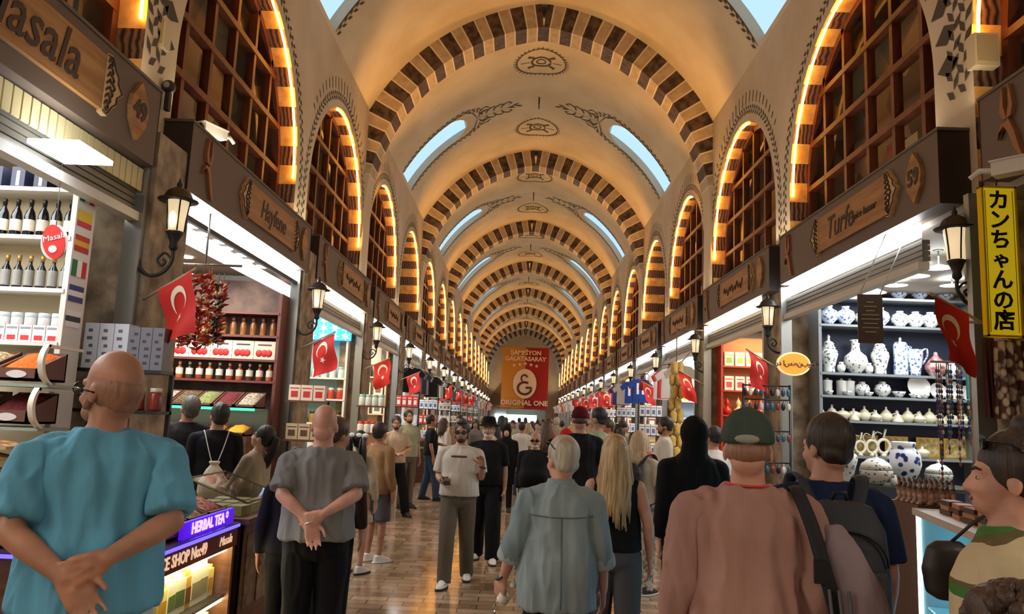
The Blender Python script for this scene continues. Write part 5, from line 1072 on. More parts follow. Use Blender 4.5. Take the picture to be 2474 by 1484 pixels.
TORSO = [(.80,.09,.08,0),(.86,.155,.115,-.012),(.93,.172,.122,-.018),(1.03,.158,.11,-.004),(1.12,.15,.105,.0),(1.22,.16,.112,.004),(1.32,.166,.112,.0),(1.38,.148,.094,-.008),(1.43,.105,.074,-.014),(1.48,.062,.06,-.014)]
def tor(z):
    for a, c in zip(TORSO, TORSO[1:]):
        if z <= c[0]: t = max(0, (z-a[0])/(c[0]-a[0])); return [a[i]+(c[i]-a[i])*t for i in range(1,4)]
    return list(TORSO[-1][1:])
def hand(b, w_, d, n, side, s, curl=.35, spread=1.0, thumb=1.0):
    """palm, four bent fingers of unequal length and a thumb; d along the hand, n out of the palm"""
    d = V(d).normalized(); n = V(n); n = (n-n.dot(d)*d).normalized(); x = d.cross(n).normalized()*side; w_ = V(w_)
    kn = []
    for i, (o, L, fl, r) in enumerate(((-.033,.086,.070,.0085),(-.011,.092,.080,.009),(.011,.09,.075,.0088),(.031,.083,.058,.0078))):
        k = w_+d*L*s+x*o*s*1.05; b.cap(w_+d*.012*s+x*o*.6*s, .017*s, k, .0135*s, 8); dd = (d+x*(o*2.2*spread)).normalized(); p = k; a = 0
        for j, f in enumerate((.44,.32,.26)):
            a += curl*(.6,1,.8)[j]; q = p+(dd*math.cos(a)+n*math.sin(a))*fl*f*s*1.1; b.cap(p, r*s*(1.08-.1*j), q, r*s*(1-.1*j), 8); p = q
        kn.append(p)
    b.ell(w_+d*.045*s, (.02*s,.02*s,.02*s)); t0 = w_+d*.022*s-x*.024*s; t1 = t0+(d*.55-x*.75+n*.25*thumb).normalized()*.046*s; t2 = t1+(d*.85-x*.25+n*.45*thumb).normalized()*.032*s; t3 = t2+(d*.9+n*.4*thumb).normalized()*.022*s
    b.cap(t0, .014*s, t1, .0115*s, 8); b.cap(t1, .0112*s, t2, .0102*s, 8); b.cap(t2, .010*s, t3, .0085*s, 8)
ARM_DOWN = lambda sd: ((sd*.222,-.03,1.12), (sd*.235,.03,.88), (0,.12,-1), (-sd,.0,.0), .35)
def behind(sd, low=0): return ((sd*.285,-.10,1.20-low), (sd*.03,-.215,1.06-low), (-sd*.8,-.1,-.3), (0,1,.1), .5)
def person(label, x, y, face=0, H=1.75, skin='tan', v=.012, w=1.0, belly=0, head=(0,0), larm=None, rarm=None, feet=((-.1,0),(.1,0)), top=None, bottom=None, shoes=((30,28,28),(30,28,28)), hair=('short','dark'), lean=0, z=0, beard=None, eyes=True, glasses=None, fem=False, group=None, sock=None, headscale=1.0, fold=0, sw=1.0):
    w = 1+(w-1)*.45; s = H/1.75; R0 = Matrix.Rotation(math.radians(lean), 4, 'X')
    def T(p):
        p = V(p)
        if lean and p.z > .93: q = p-V((0,0,.93)); q.rotate(Matrix.Rotation(math.radians(-lean)*min(1, (p.z-.93)/.25), 3, 'X')); p = q+V((0,0,.93))
        return p*s
    larm = larm or ARM_DOWN(-1); rarm = rarm or ARM_DOWN(1)
    shx = (.158 if fem else .176)*w*sw
    def ring(z_, d=0, k=1.0, kb=0, drop=None):
        rx, ry, yo = tor(z_)
        if fem: rx *= .93 + (.05 if z_ < 1.0 else 0); ry *= .97
        if drop is not None and z_ < 1.24: r2 = tor(1.24); rx = max(rx, r2[0]*drop); ry = max(ry, r2[1]*drop)
        bz = math.exp(-((z_-1.08)/.13)**2)*belly
        return (z_, rx*w*k+d+bz*.4, ry*(.5+.5*w)*k+d+bz, yo+bz*.45)
    b = MB()
    tr = [ring(r[0], -.004) for r in TORSO]; b.loft(tr, n=20, T=T)
    # neck, head
    hb = T((0,-.012,1.50)); Th = Tr(hb) @ Matrix.Rotation(math.radians(head[0]), 4, 'Z') @ Matrix.Rotation(math.radians(-head[1]-lean*.5), 4, 'X') @ Matrix.Scale(s*headscale, 4)
    hp = lambda *p: Th @ V(p); hs = s*headscale
    b.cap(T((0,-.018,1.42)), .062*s*(.5+.5*w), hp(0,-.008,.05), .056*s*(.6+.4*w), 14)
    b.ell((0,-.012,.138), (.076,.096,.097), 0, 18, 12, Th); b.ell((0,.032,.075), (.061,.062,.082), 0, 16, 10, Th); b.ell((0,.046,.028), (.045,.046,.036), 0, 12, 8, Th); b.ell((0,-.05,.07), (.062,.045,.06), 0, 12, 8, Th)
    b.cap(hp(0,.088,.105), .009*hs, hp(0,.106,.068), .0135*hs, 8)
    for e in (-1, 1):
        b.ell((e*.014,.096,.066), (.010,.010,.008), 0, 8, 6, Th); b.ell((e*.077,-.006,.088), (.010,.021,.032), 0, 8, 8, Th); b.ell((e*.036,.066,.066), (.022,.022,.02), 0, 8, 6, Th)
        b.cap(hp(e*.012,.086,.122), .009*hs, hp(e*.05,.07,.12), .009*hs, 6)
    b.ell((0,.086,.040), (.022,.010,.006), 0, 8, 6, Th); b.ell((0,.084,.031), (.019,.010,.006), 0, 8, 6, Th)
    sh = {}
    for sd, (el, wr, hd, pn, cu) in ((-1, larm), (1, rarm)):
        S_ = T((sd*shx,-.012,1.375)); E_ = T(el); W_ = T(wr); sh[sd] = (S_, E_, W_)
        fat = .75+.25*w
        b.cap(S_, .052*s*fat, E_, .040*s*fat, 12); b.cap(E_, .041*s*fat, E_+(W_-E_)*.35, .041*s*fat, 12); b.cap(E_+(W_-E_)*.3, .041*s*fat, W_, .026*s*fat, 12)
        b.cap(T((sd*.03,-.012,1.415)), .05*s, S_, .05*s, 10)
        hd_ = V(hd); hand(b, W_, hd_, V(pn), -sd, s*1.02, cu)
    lg = {}
    for sd, (fx, fy) in ((-1, feet[0]), (1, feet[1])):
        hpj = T((sd*.088*w,-.005,.90)); ank = V((fx*s, fy*s-.02*s, .085*s)); kn = (hpj+ank)/2+V((0,.03*s+max(0,-fy)*.12,.02*s)); lg[sd] = (hpj, kn, ank)
        b.cap(hpj, .082*s*(.6+.4*w), kn, .054*s*(.7+.3*w), 12); b.cap(kn, .055*s, kn+(ank-kn)*.35, .053*s, 12); b.cap(kn+(ank-kn)*.3, .053*s, ank, .034*s, 12); b.ell(ank+V((0,.05*s,-.04*s)), (.035*s,.08*s,.028*s))
    me = remesh(b, v, 4); me.materials.append(SK[skin])
    root = link('person', me, None, (x, y, z), (0, 0, math.radians(face))); tag(root, label, 'person', group)
    def part(name, mb, mat, vv=None, it=4, fo=0, seed=0, diag=0):
        m_ = remesh(mb, vv or v, it) if vv != 0 else mb.mesh(name, mat)
        if vv != 0:
            for q in (mat if isinstance(mat, list) else [mat]): m_.materials.append(q)
        m_.name = name
        if fo: folds(m_, fo, seed=seed, diag=diag)
        return link(name, m_, root)
    info = dict(root=root, T=T, hp=hp, Th=Th, s=s, sh=sh, lg=lg, ring=ring, v=v, part=part, hs=hs)
    # lower garment
    if bottom:
        kd, mat, ft = bottom[0], bottom[1], (bottom[2] if len(bottom) > 2 else 0)
        g = MB()
        if kd in ('trousers','shorts','jeans'):
            g.loft([ring(z_, .010 if z_ < .9 else -.002) for z_ in (.80,.86,.92,.98,1.03)], n=20, T=T)
            for sd in (-1, 1):
                h_, k_, a_ = lg[sd]; end = a_+V((0,0,-.035*s)) if kd != 'shorts' else k_+(k_-h_)*.02
                pts = [h_+V((0,0,.03*s)), h_+(k_-h_)*.5, k_] + ([k_+(a_-k_)*.5, end] if kd != 'shorts' else []); rr = [.098*s*(.6+.4*w)+.0, (.085+ft*.5)*s*(.6+.4*w), (.068+ft)*s] + ([(.062+ft)*s, (.056+ft)*s] if kd != 'shorts' else [])
                g.tube(pts, rr, 14)
            part('trousers' if kd != 'shorts' else 'shorts', g, mat, fo=fold*.7 or (.006 if v < .013 else 0), seed=3, diag=.3)
        else:
            z0 = bottom[3]; zs_ = [1.04, .98, .92] + [.92+(z0-.92)*i/4 for i in range(1, 5)]
            g.loft([(z_, ring(max(z_,.9), .012 if z_ < .74 else -.022)[1]*(1+ft*max(0,(.92-z_))/.3), ring(max(z_,.9), .012 if z_ < .74 else -.022)[2]*(1+ft*max(0,(.92-z_))/.3)*1.08, -.01) for z_ in zs_][::-1], n=24, T=T); part('skirt', g, mat, fo=fold or .006, seed=5)
    # upper garment
    if top:
        mat, hem, sl = top[0], top[1], top[2]; d = .5*(top[3] if len(top) > 3 else .022)+.003; flare = top[4] if len(top) > 4 else 0
        g = MB(); zs_ = [hem+(1.24-hem)*i/5 for i in range(6)] + [1.32, 1.38, 1.43, 1.466]
        rg = []
        for i, z_ in enumerate(zs_):
            r = ring(max(z_,.87), d+(.010 if z_ < 1.12 else 0) if z_ < 1.42 else d*.45, drop=.97); k = 1+flare*max(0, 1.2-z_); rg.append((z_, r[1]*k, r[2]*k, r[3]))
        g.loft(rg, n=24, T=T); fat = .75+.25*w
        for sd in (-1, 1):
            S_, E_, W_ = sh[sd]
            if sl == 'none': g.cap(T((sd*.06,-.012,1.405)), (.05)*s, T((sd*shx*.85,-.012,1.385)), .05*s, 10); continue
            g.cap(T((sd*.03,-.012,1.418)), (.05+d*.4)*s, S_, (.050+d*.7)*s*fat, 12)
            if sl == 'short': g.tube([S_, S_+(E_-S_)*.45, S_+(E_-S_)*.84], [(.051+d*.7)*s*fat, (.052+d*.9)*s*fat, (.054+d*.95)*s*fat], 14)
            elif sl == 'three': g.cap(S_, (.052+d*.7)*s*fat, E_, (.044+d*.8)*s, 12); g.tube([E_, E_+(W_-E_)*.30], [(.044+d*.8)*s, (.044+d*.9)*s], 14)
            else: g.cap(S_, (.052+d*.7)*s*fat, E_, (.044+d*.7)*s*fat, 12); g.tube([E_, E_+(W_-E_)*.5, E_+(W_-E_)*.93], [(.044+d*.7)*s*fat, (.042+d*.6)*s, (.034+d*.5)*s], 14)
        info['top'] = part('shirt' if len(top) < 6 else top[5], g, mat, fo=fold or (.004 if v < .013 else 0), seed=1, diag=.6)
    # shoes
    if shoes:
        up, so = M('shoe %d %d %d' % shoes[0], shoes[0], .6), M('sole %d %d %d' % shoes[1], shoes[1], .7)
        for sd in (-1, 1):
            a_ = lg[sd][2]; f0 = V((a_.x, a_.y, 0)); g = MB(); yaw = math.radians(-sd*10); Rf = Tr(f0) @ Matrix.Rotation(yaw, 4, 'Z') @ Matrix.Scale(s, 4)
            g.loft([(.0,.046,.135,.055),(.03,.047,.135,.055),(.05,.044,.115,.045),(.075,.04,.08,.012),(.10,.038,.06,-.005)], n=16, T=lambda p: Rf @ p)
            o = part('shoe', g, up, min(v, .012), 3); g = MB(); g.loft([(.0,.049,.142,.056),(.022,.05,.144,.056)], n=16, T=lambda p: Rf @ p); m_ = g.mesh('sole', so); link('sole', m_, o)
    # hair and headwear
    if hair:
        kind, hm = hair[0], HR[hair[1]] if hair[1] in HR else hair[1]; vv = min(v, .011); g = MB()
        if kind in ('short','buzz','quiff','bun','ponytail','pigtails','wavy'):
            t_ = .004 if kind == 'buzz' else .010
            g.ell((0,-.022,.146), (.078+t_,.092+t_,.093+t_), 0, 18, 12, Th); g.ell((0,-.056,.085), (.066+t_,.042+t_,.055), 0, 14, 8, Th)
            if kind == 'quiff': g.ell((0,.03,.215), (.062,.06,.03), 0, 12, 8, Th); g.ell((0,-.02,.235), (.03,.03,.03), 0, 10, 8, Th)
            if kind in ('bun',): g.ell((0,-.03,.26), (.032,.032,.03), 0, 12, 8, Th)
            if kind == 'wavy': g.ell((0,.02,.19), (.082,.07,.06), 0, 14, 8, Th)
            part('hair', g, hm, vv, 3, .003, 2)
        elif kind == 'fringe':            # shaved sides, bald crown
            g.ell((0,-.03,.105), (.079,.083,.075), 0, 18, 12, Th); g.ell((0,-.055,.07), (.064,.044,.05), 0, 14, 8, Th); part('hair', g, hm, vv, 3)
        elif kind in ('long','bob'):
            g.ell((0,-.02,.145), (.09,.104,.105), 0, 18, 12, Th); part('hair', g, hm, vv, 3, .004, 2); g = MB(); rng = random.Random(int(x*100)+5); n = 64 if v < .012 else 26; L = (.42 if kind == 'long' else .2)
            for i in range(n):
                a = math.radians(200+140*i/(n-1)) if True else 0; a = math.radians(165+210*i/(n-1)); px_, py_ = .084*math.cos(a), -.012+.098*math.sin(a); ln_ = L*rng.uniform(.75,1.08)*(1 if math.sin(a) < .1 else .8); w0 = rng.uniform(-.02,.02)
                g.tube([hp(px_*.7,py_*.7,.225), hp(px_*1.02,py_*1.02,.15), hp(px_*1.12+w0*.4,py_*1.1-.01,.04)] + [hp(px_*(1.15+.25*t)+w0*math.sin(t*5+i), py_*1.1-.02-.05*t, .04-ln_*t) for t in (.33,.66,1)], [.012*hs,.016*hs,.017*hs,.017*hs,.014*hs,.004*hs], 6)
            link('hair_strands', g.mesh('hair_strands', hm), root)
        if kind in ('ponytail','pigtails'):
            g = MB(); rng = random.Random(3)
            for e in ((0,) if kind == 'ponytail' else (-1, 1)):
                for i in range(16): ox, oy = rng.uniform(-.025,.025), rng.uniform(-.025,.025); q = [hp(e*.07,-.075,.17), hp(e*.085+ox,-.14+oy,.16), hp(e*.09+ox*1.6,-.165+oy*1.4,.02), hp(e*.085+ox*1.6,-.15+oy,-.14), hp(e*.08+ox*.6,-.13,-.27)]; g.tube(q, [.008*hs,.015*hs,.017*hs,.013*hs,.003*hs], 6)
            link('pony_tail', g.mesh('pony_tail', hm), root)
        if kind == 'hijab':
            g.ell((0,-.016,.135), (.098,.115,.125), 0, 18, 12, Th); g.cap(hp(0,-.03,.06), .088*s, T((0,-.02,1.44)), .10*s, 16); g.loft([(1.22,.20,.13,-.01),(1.32,.21,.135,-.01),(1.42,.17,.11,-.01),(1.48,.10,.085,-.01)], n=20, T=T)
            m_ = part('headscarf', g, hm, vv, 4, .004, 2)
            g = MB(); g.ell((0,.07,.085), (.052,.05,.07), 0, 14, 10, Th); part('face', g, SK[skin], .009, 2)
        if kind in ('cap','redcap'):
            g.ell((0,-.024,.10), (.079,.089,.06), 0, 18, 10, Th); part('hair', g, HR['stubble'] if kind == 'cap' else HR['brown'], vv, 3); g = MB()
            g.loft([(.125,.092,.108,-.012),(.16,.091,.107,-.012),(.20,.08,.094,-.012),(.235,.052,.062,-.012),(.252,.015,.018,-.012)], n=22, T=lambda p: Th @ p); cp = part('cap', g, hm, vv, 3, .001)
            g = MB(); g.loft([(.128,.072,.05,.12),(.136,.072,.05,.12)], n=18, T=lambda p: Th @ p); part('cap_brim', g, hm, vv*.7, 2)
        if kind == 'hat':
            g.loft([(.145,.16,.19,-.01),(.152,.165,.195,-.01),(.156,.10,.12,-.012),(.19,.095,.112,-.012),(.25,.082,.098,-.012),(.265,.06,.085,-.012),(.255,.02,.06,-.012)], n=24, T=lambda p: Th @ p); part('hat', g, hm, .009, 2)
    if beard:
        g = MB(); g.ell((0,.048,.024), (.050,.045,.036), 0, 14, 8, Th); g.ell((0,.086,.052), (.026,.012,.007), 0, 8, 6, Th)
        for e in (-1,1): g.cap(hp(e*.062,.03,.045), .012*hs, hp(e*.068,.0,.10), .010*hs, 8)
        part('beard', g, HR[beard], min(v,.010), 2, .002)
    if eyes:
        for e in (-1, 1):
            g = MB(); g.ell((e*.031,.078,.098), (.011,.0065,.0050), 0, 10, 6, Th); g.ell((e*.031,.0815,.098), (.0066,.0042,.0052), 1, 8, 6, Th); link('eye', g.mesh('eye', [M('eye white', (196,182,170), .5), M('iris', (40,28,20), .3)]), root)
            g = MB(); g.tube([hp(e*.014,.092,.121), hp(e*.032,.088,.127), hp(e*.052,.073,.122)], [.004*hs,.005*hs,.003*hs], 5); link('eyebrow', g.mesh('eyebrow', HR['dark']), root)
        g = MB(); g.ell((0,.0935,.0375), (.021,.0045,.0065), 0, 10, 6, Th); link('lips', g.mesh('lips', M('lips', (150,84,72), .5)), root)
    if glasses:
        g = MB(); up_ = glasses == 'head'; dz = .105 if up_ else 0; dy = -.035 if up_ else 0
        for e in (-1, 1):
            if glasses == 'clear': g.tube([hp(e*.034+.027*math.cos(a), .104-abs(math.cos(a))*.004, .098+.02*math.sin(a)) for a in [2*math.pi*i/14 for i in range(15)]], .0025*hs, 5)
            else: g.prism([(e*.034+.028*math.cos(a), .096+dz+.021*math.sin(a)) for a in [2*math.pi*i/14 for i in range(14)]], .006*1, Th @ Tr((0,.108+dy,0)), 0)
            g.tube([hp(e*.062,.10+dy,.10+dz), hp(e*.083,.05+dy,.10+dz), hp(e*.084,-.02+dy,.093+dz*.7)], .0032*hs, 5)
        g.tube([hp(-.01,.105+dy,.10+dz), hp(.01,.105+dy,.10+dz)], .003*hs, 5); link('sunglasses' if glasses != 'clear' else 'glasses', g.mesh('glasses', M('dark lenses', (20,18,20), .15)), root)
    return info
def px_x(px, Y): return P(px, 1000, Y).x
# ---- the crowd, front row first
denim_l = cloth('washed denim', (146,160,164), (120,136,142)); blackc = cloth('black', (20,20,23)); greyc = cloth('grey tee', (128,126,124)); pinkc = cloth('dusty pink', (176,134,122)); bluet = cloth('aqua blue tee', (98,164,196)); navyc = cloth('navy blue', (30,44,74)); whitet = cloth('off white tee', (210,202,190)); creamc = cloth('cream', (206,190,164)); tanc = cloth('tan', (152,116,80)); greent = cloth('sage', (160,166,140)); redcl = cloth('red', (180,30,30)); jeansc = cloth('jeans', (54,70,96)); ljean = cloth('light jeans', (126,146,160)); khaki = cloth('grey cargo', (108,98,84)); greyp = cloth('grey trousers', (84,84,88)); whitep = cloth('white shorts', (206,200,196)); beigej = cloth('beige jacket', (164,150,122))
WS = ((226,222,216),(40,38,38)); BS = ((24,22,22),(20,20,20)); WW = ((224,220,214),(230,226,220))
A = person('tall shaved man in aqua blue T-shirt, hands clasped behind his back', px_x(260, 2.85), 2.85, 24, 1.945, 'tan', .0075, 1.10, .03, (46,-4),
    larm=((-.222,-.11,1.17), (-.05,-.205,1.045), (.60,-.12,-.75), (0,-1,.1), .42), rarm=((.225,-.11,1.19), (.055,-.225,1.10), (-.88,.03,-.38), (0,1,0), .6),
    top=(bluet, .925, 'short', .028, .08), bottom=('shorts', whitep, .03), hair=('fringe','stubble'), glasses='clear', beard='stubble', fold=.014)
B = person('bald man in grey T-shirt holding one wrist behind his back', px_x(787, 5.0), 5.0, 13, 1.79, 'rosy', .008, 1.15, .03, (-10,0),
    larm=((-.218,-.11,1.19), (-.04,-.20,1.045), (.22,-.06,-.97), (0,-1,.1), .5), rarm=((.218,-.11,1.20), (.03,-.215,1.09), (-.9,.05,-.35), (0,1,0), .6),
    top=(greyc, .93, 'short', .034, .12), bottom=('trousers', blackc, .012), hair=None, fold=.012)
g = MB(); W_ = B['sh'][-1][2]; g.tube([W_+V((.03*math.cos(a),.025*math.sin(a),.012*math.cos(a))) for a in [i*.52 for i in range(13)]], .006, 6); link('bracelet', g.mesh('bracelet', M('steel bracelet', (190,190,190), .3, .8)), B['root'])
Cc = person('man in dusty pink shirt and faded green cap with red neck cord', px_x(1806, 2.9), 2.9, -14, 1.81, 'rosy', .008, 1.05, .03, (-3,0), larm=((-.228,-.05,1.13), (-.24,.04,.88), (0,.15,-1), (1,0,0), .4), rarm=((.228,-.05,1.13), (.24,.04,.88), (0,.15,-1), (-1,0,0), .4),
    top=(pinkc, .80, 'long', .038, .10), bottom=('trousers', blackc), hair=('cap', cloth('faded green cap', (70,82,74))), fold=.019)
s_ = Cc['s']; g = MB(); g.tube([Cc['T']((.074*math.cos(a), -.016+.068*math.sin(a), 1.487+.006*math.sin(a))) for a in [math.radians(180+i*15) for i in range(13)]], .011, 6, flat=.35); link('neck_cord', g.mesh('neck_cord', M('red lanyard', (206,58,40), .6)), Cc['root'])
g = MB(); g.ell((0,-.115,.142), (.042,.012,.016), 0, 12, 6, Cc['Th']); link('cap_opening', g.mesh('cap_opening', M('cap embroidery', (150,150,136), .7)), Cc['root'])
D = person('short-haired woman in washed denim shirt and black skirt holding a bottle', px_x(1360, 4.3), 4.3, 2, 1.66, 'rosy', .008, 1.18, .05, (28,0), larm=((-.25,-.03,1.14), (-.31,.06,.92), (-.12,.25,-.95), (.6,.6,.2), .75), rarm=((.235,-.03,1.13), (.265,.05,.89), (0,.15,-1), (-1,0,0), .45),
    top=(denim_l, .80, 'three', .04, .16), bottom=('skirt', blackc, .05, .52), hair=('short','grey'), glasses='head', shoes=WS, fem=True, fold=.013)
g = MB(); T = D['T']; q = lambda x_, z_: None
tp = D['top'].data; seam = M('denim seam', (96,110,112), .8)
from mathutils.bvhtree import BVHTree
def onback(me, pts, off=.002):
    bv = BVHTree.FromPolygons([v.co for v in me.vertices], [tuple(p.vertices) for p in me.polygons]); out = []
    for x_, z_ in pts:
        h = bv.ray_cast(V((x_,-1.5,z_)), V((0,1,0)))[0]
        if h: out.append(h+V((0,-off,0)))
    return out
for pts in ([(0, z_/100) for z_ in range(78, 126, 3)], [(-.17+.34*i/14, 1.24-.01*math.cos((i-7)/7*1.5)) for i in range(15)]):
    g = MB(); g.tube(onback(tp, pts), .0035, 5); link('seam', g.mesh('seam', seam), D['root'])
g = MB(); g.loft([(1.445,.098,.088,-.012),(1.47,.086,.08,-.014),(1.50,.075,.072,-.014)], n=20, T=T); D['part']('collar', g, denim_l, .007, 2)
for sd in (-1, 1):
    S_, E_, W_ = D['sh'][sd]; g = MB(); g.tube([E_+(W_-E_)*.18, E_+(W_-E_)*.42], [.076*D['s'], .080*D['s']], 16); D['part']('rolled_cuff', g, cloth('denim inside', (176,186,186)), .007, 2)
g = MB(); W_ = D['sh'][-1][2]; g.tube([W_+V((.034*math.cos(a),.03*math.sin(a),.02+.02*math.cos(a))) for a in [i*.52 for i in range(13)]], .007, 6); link('bracelet', g.mesh('bracelet', blackp), D['root'])
Ro = D['root'].matrix_basis if False else (Tr(D['root'].location) @ Rz(2)); hw = Ro @ (D['sh'][-1][2]+V((-.02,.035,-.09)))
bo = lat('water_bottle', [([(.001,0),(.03,0),(.032,.01),(.03,.05),(.032,.06),(.031,.12),(.014,.155),(.013,.17)], glass_mat()), ([(.015,.165),(.016,.185),(.001,.186)], white), ([(.0325,.06),(.033,.062),(.033,.1),(.0325,.102)], paper)])
bo.location = hw+V((-.01,.0,-.075)); bo.rotation_euler = (.3,.55,0); tag(bo, 'small clear water bottle in the denim-shirted woman\'s hand', 'bottle')
E_ = person('long-haired blonde woman in black sleeveless top and grey trousers', px_x(1490, 5.4), 5.4, -5, 1.66, 'rosy', .009, 1.08, .01, (-8,-4), rarm=((.235,-.06,1.12), (.255,.02,.88), (0,.15,-1), (-1,0,0), .4), top=(blackc, .94, 'none', .02), bottom=('trousers', greyp, .022), hair=('long','blonde'), feet=((-.11,.12),(.11,-.1)), fem=True, glasses='head', shoes=BS)
F_ = person('man in navy T-shirt wearing a charcoal backpack, head turned to the shops', px_x(1992, 3.4), 3.4, -8, 1.82, 'rosy', .0085, 1.16, .02, (34,0), larm=((-.225,-.02,1.12), (-.21,.10,.90), (.2,.5,-.8), (1,0,0), .4), rarm=((.225,-.03,1.12), (.235,.07,.89), (0,.2,-1), (-1,0,0), .4), top=(navyc, .88, 'short', .034, .05), bottom=('jeans', ljean, .015), hair=('short','dark'), shoes=WS, fold=.006)
def backpack(info, face, label, c, w_=.31, h=.50, d=.17, zc=1.13, straps=True):
    s = info['s']; root = info['root']; m = M('pack cloth %d %d %d' % c, c, .7, bump=.3, bsc=30); md = M('pack trim', (18,18,20), .6)
    r = empty('backpack', root.location, math.radians(face)); tag(r, label, 'backpack'); y0 = -.175*s
    g = MB(); T = lambda p: V(p)*s
    g.loft([(zc-h/2, w_*.46, d*.42, y0/s-d*.42),(zc-h/2+.05, w_*.5, d*.5, y0/s-d*.48),(zc, w_*.5, d*.52, y0/s-d*.5),(zc+h*.32, w_*.46, d*.46, y0/s-d*.44),(zc+h*.47, w_*.34, d*.3, y0/s-d*.3),(zc+h*.5, w_*.2, d*.12, y0/s-d*.2)], n=24, T=T); me = remesh(g, .009, 6); me.materials.append(m); bodyo = link('pack_body', me, r)
    g = MB(); g.loft([(zc-h*.42, w_*.40, d*.16, y0/s-d*.98),(zc-h*.1, w_*.42, d*.2, y0/s-d*.98),(zc+h*.08, w_*.40, d*.14, y0/s-d*.96)], n=20, T=T); me = remesh(g, .009, 5); me.materials.append(m); link('front_pocket', me, r)
    g = MB(); g.tube([T((w_*.42*math.cos(a), y0/s-d*.86-.10*d*math.sin(a), zc+h*.10+h*.22*math.sin(a))) for a in [math.pi*i/12 for i in range(13)]], .005*s, 5); link('zipper', g.mesh('zipper', md), r)
    g = MB(); g.tube([T((-.03, y0/s-d*.2, zc+h*.48)), T((-.02, y0/s-d*.28, zc+h*.55)), T((.02, y0/s-d*.28, zc+h*.55)), T((.03, y0/s-d*.2, zc+h*.48))], .008*s, 6); link('carry_loop', g.mesh('carry_loop', md), r)
    if straps:
        for e in (-1, 1):
            g = MB(); g.tube([T(p) for p in curve2([(e*.05, y0/s-.03, zc+h*.44),(e*.085,-.155,1.40),(e*.115,-.10,1.475),(e*.125,-.02,1.492),(e*.13,.06,1.46),(e*.135,.13,1.34),(e*.15,.145,1.2),(e*.19,.05,1.03),(e*.15,y0/s-.02,.93)], 4)], .026*s, 8, flat=.32); link('strap', g.mesh('strap', m), r)
    return r
backpack(F_, -8, 'charcoal backpack with front pocket on the navy-shirted man', (44,48,56), .33, .56)
G = person('dark-haired woman in green and cream patterned blouse, in profile', px_x(2412, 2.3), 2.3, 58, 1.77, 'rosy', .008, 1.0, 0, (6,-4), top=(cloth('tmp', (60,110,50)), .80, 'short', .045, .18, 'blouse'), bottom=('trousers', blackc), hair=('bun','dark'), glasses='head', fem=True, fold=.006)
def pattern_blouse():
    m = bpy.data.materials.new('green cream brush pattern'); m.use_nodes = True; nt = m.node_tree; b = nt.nodes['Principled BSDF']; b.inputs['Roughness'].default_value = .8
    tc = nt.nodes.new('ShaderNodeTexCoord'); w_ = nt.nodes.new('ShaderNodeTexWave'); w_.wave_type = 'RINGS'; w_.inputs['Scale'].default_value = 1.5; w_.inputs['Distortion'].default_value = 12; w_.inputs['Detail'].default_value = .6; w_.inputs['Detail Scale'].default_value = .55
    nt.links.new(tc.outputs['Object'], w_.inputs['Vector']); r = nt.nodes.new('ShaderNodeValToRGB'); r.color_ramp.interpolation = 'CONSTANT'; e = r.color_ramp.elements
    e[0].color = lin((196,178,142)); e[0].position = 0; e[1].color = lin((58,112,44)); e[1].position = .42
    for p_, c in ((.72,(92,84,48)),(.84,(196,178,142))): q = e.new(p_); q.color = lin(c)
    nt.links.new(w_.outputs['Fac'], r.inputs[0]); nt.links.new(r.outputs[0], b.inputs['Base Color']); return m
G['top'].data.materials[0] = pattern_blouse()
hbg = MB(); hbg.loft([(-.13,.05,.03,0),(-.1,.1,.05,0),(.0,.115,.055,0),(.09,.09,.045,0),(.12,.05,.02,0)], n=20); me = remesh(hbg, .009, 6); me.materials.append(M('dark brown bag leather', (34,24,24), .5)); q = P(2292, 1375, 2.62); hbo = link('handbag', me, None, q); tag(hbo, 'rounded dark bag at the side of the green-bloused woman', 'bag')
g = MB(); g.tube([(0,0,.1),(.08,-.05,.2),(.2,-.10,.3)], .008, 6); hbo.scale = (.75,)*3; link('bag_strap', g.mesh('bag_strap', M('dark brown bag leather')), hbo)
# shoulder bag with folded jacket of the man in pink
r = empty('shoulder_bag', Cc['root'].location, math.radians(-14)); tag(r, 'black strap bag with lilac jacket draped over it, at the pink-shirted man', 'bag'); T = Cc['T']
g = MB(); g.tube([T(p) for p in curve2([(.12,.10,1.40),(.155,.02,1.478),(.165,-.06,1.46),(.20,-.12,1.36),(.235,-.15,1.22),(.27,-.14,1.08),(.30,-.10,.9)],5)], .024, 8, flat=.3); link('strap', g.mesh('strap', M('black webbing', (22,20,26), .7)), r)
g = MB(); g.box(.205,-.175,1.235,.25,-.145,1.31); link('buckle', g.mesh('buckle', blackp), r); g = MB()
for i in range(3): g.tube([(.25+.03*i,-.17,1.22),(.27+.03*i,-.19,1.0),(.30+.02*i,-.17,.78)], .006, 5)
link('loose_straps', g.mesh('loose_straps', M('grey webbing', (96,92,96), .7)), r)
g = MB(); g.loft([(.80,.09,.07,-.10,.40),(.9,.105,.085,-.09,.40),(1.05,.10,.085,-.08,.375),(1.2,.085,.075,-.07,.34),(1.34,.06,.055,-.05,.295),(1.41,.03,.03,-.04,.27)], n=20); me = remesh(g, .009, 4); me.materials.append(cloth('lilac grey', (150,130,136))); folds(me, .012, 10, 2, 4); link('draped_jacket', me, r)
g = MB(); g.loft([(.62,.08,.10,-.08,.37),(.7,.10,.12,-.08,.37),(.82,.10,.11,-.08,.37)], n=16); me = remesh(g, .011, 4); me.materials.append(M('black bag cloth', (20,19,22), .7)); link('bag_body', me, r)
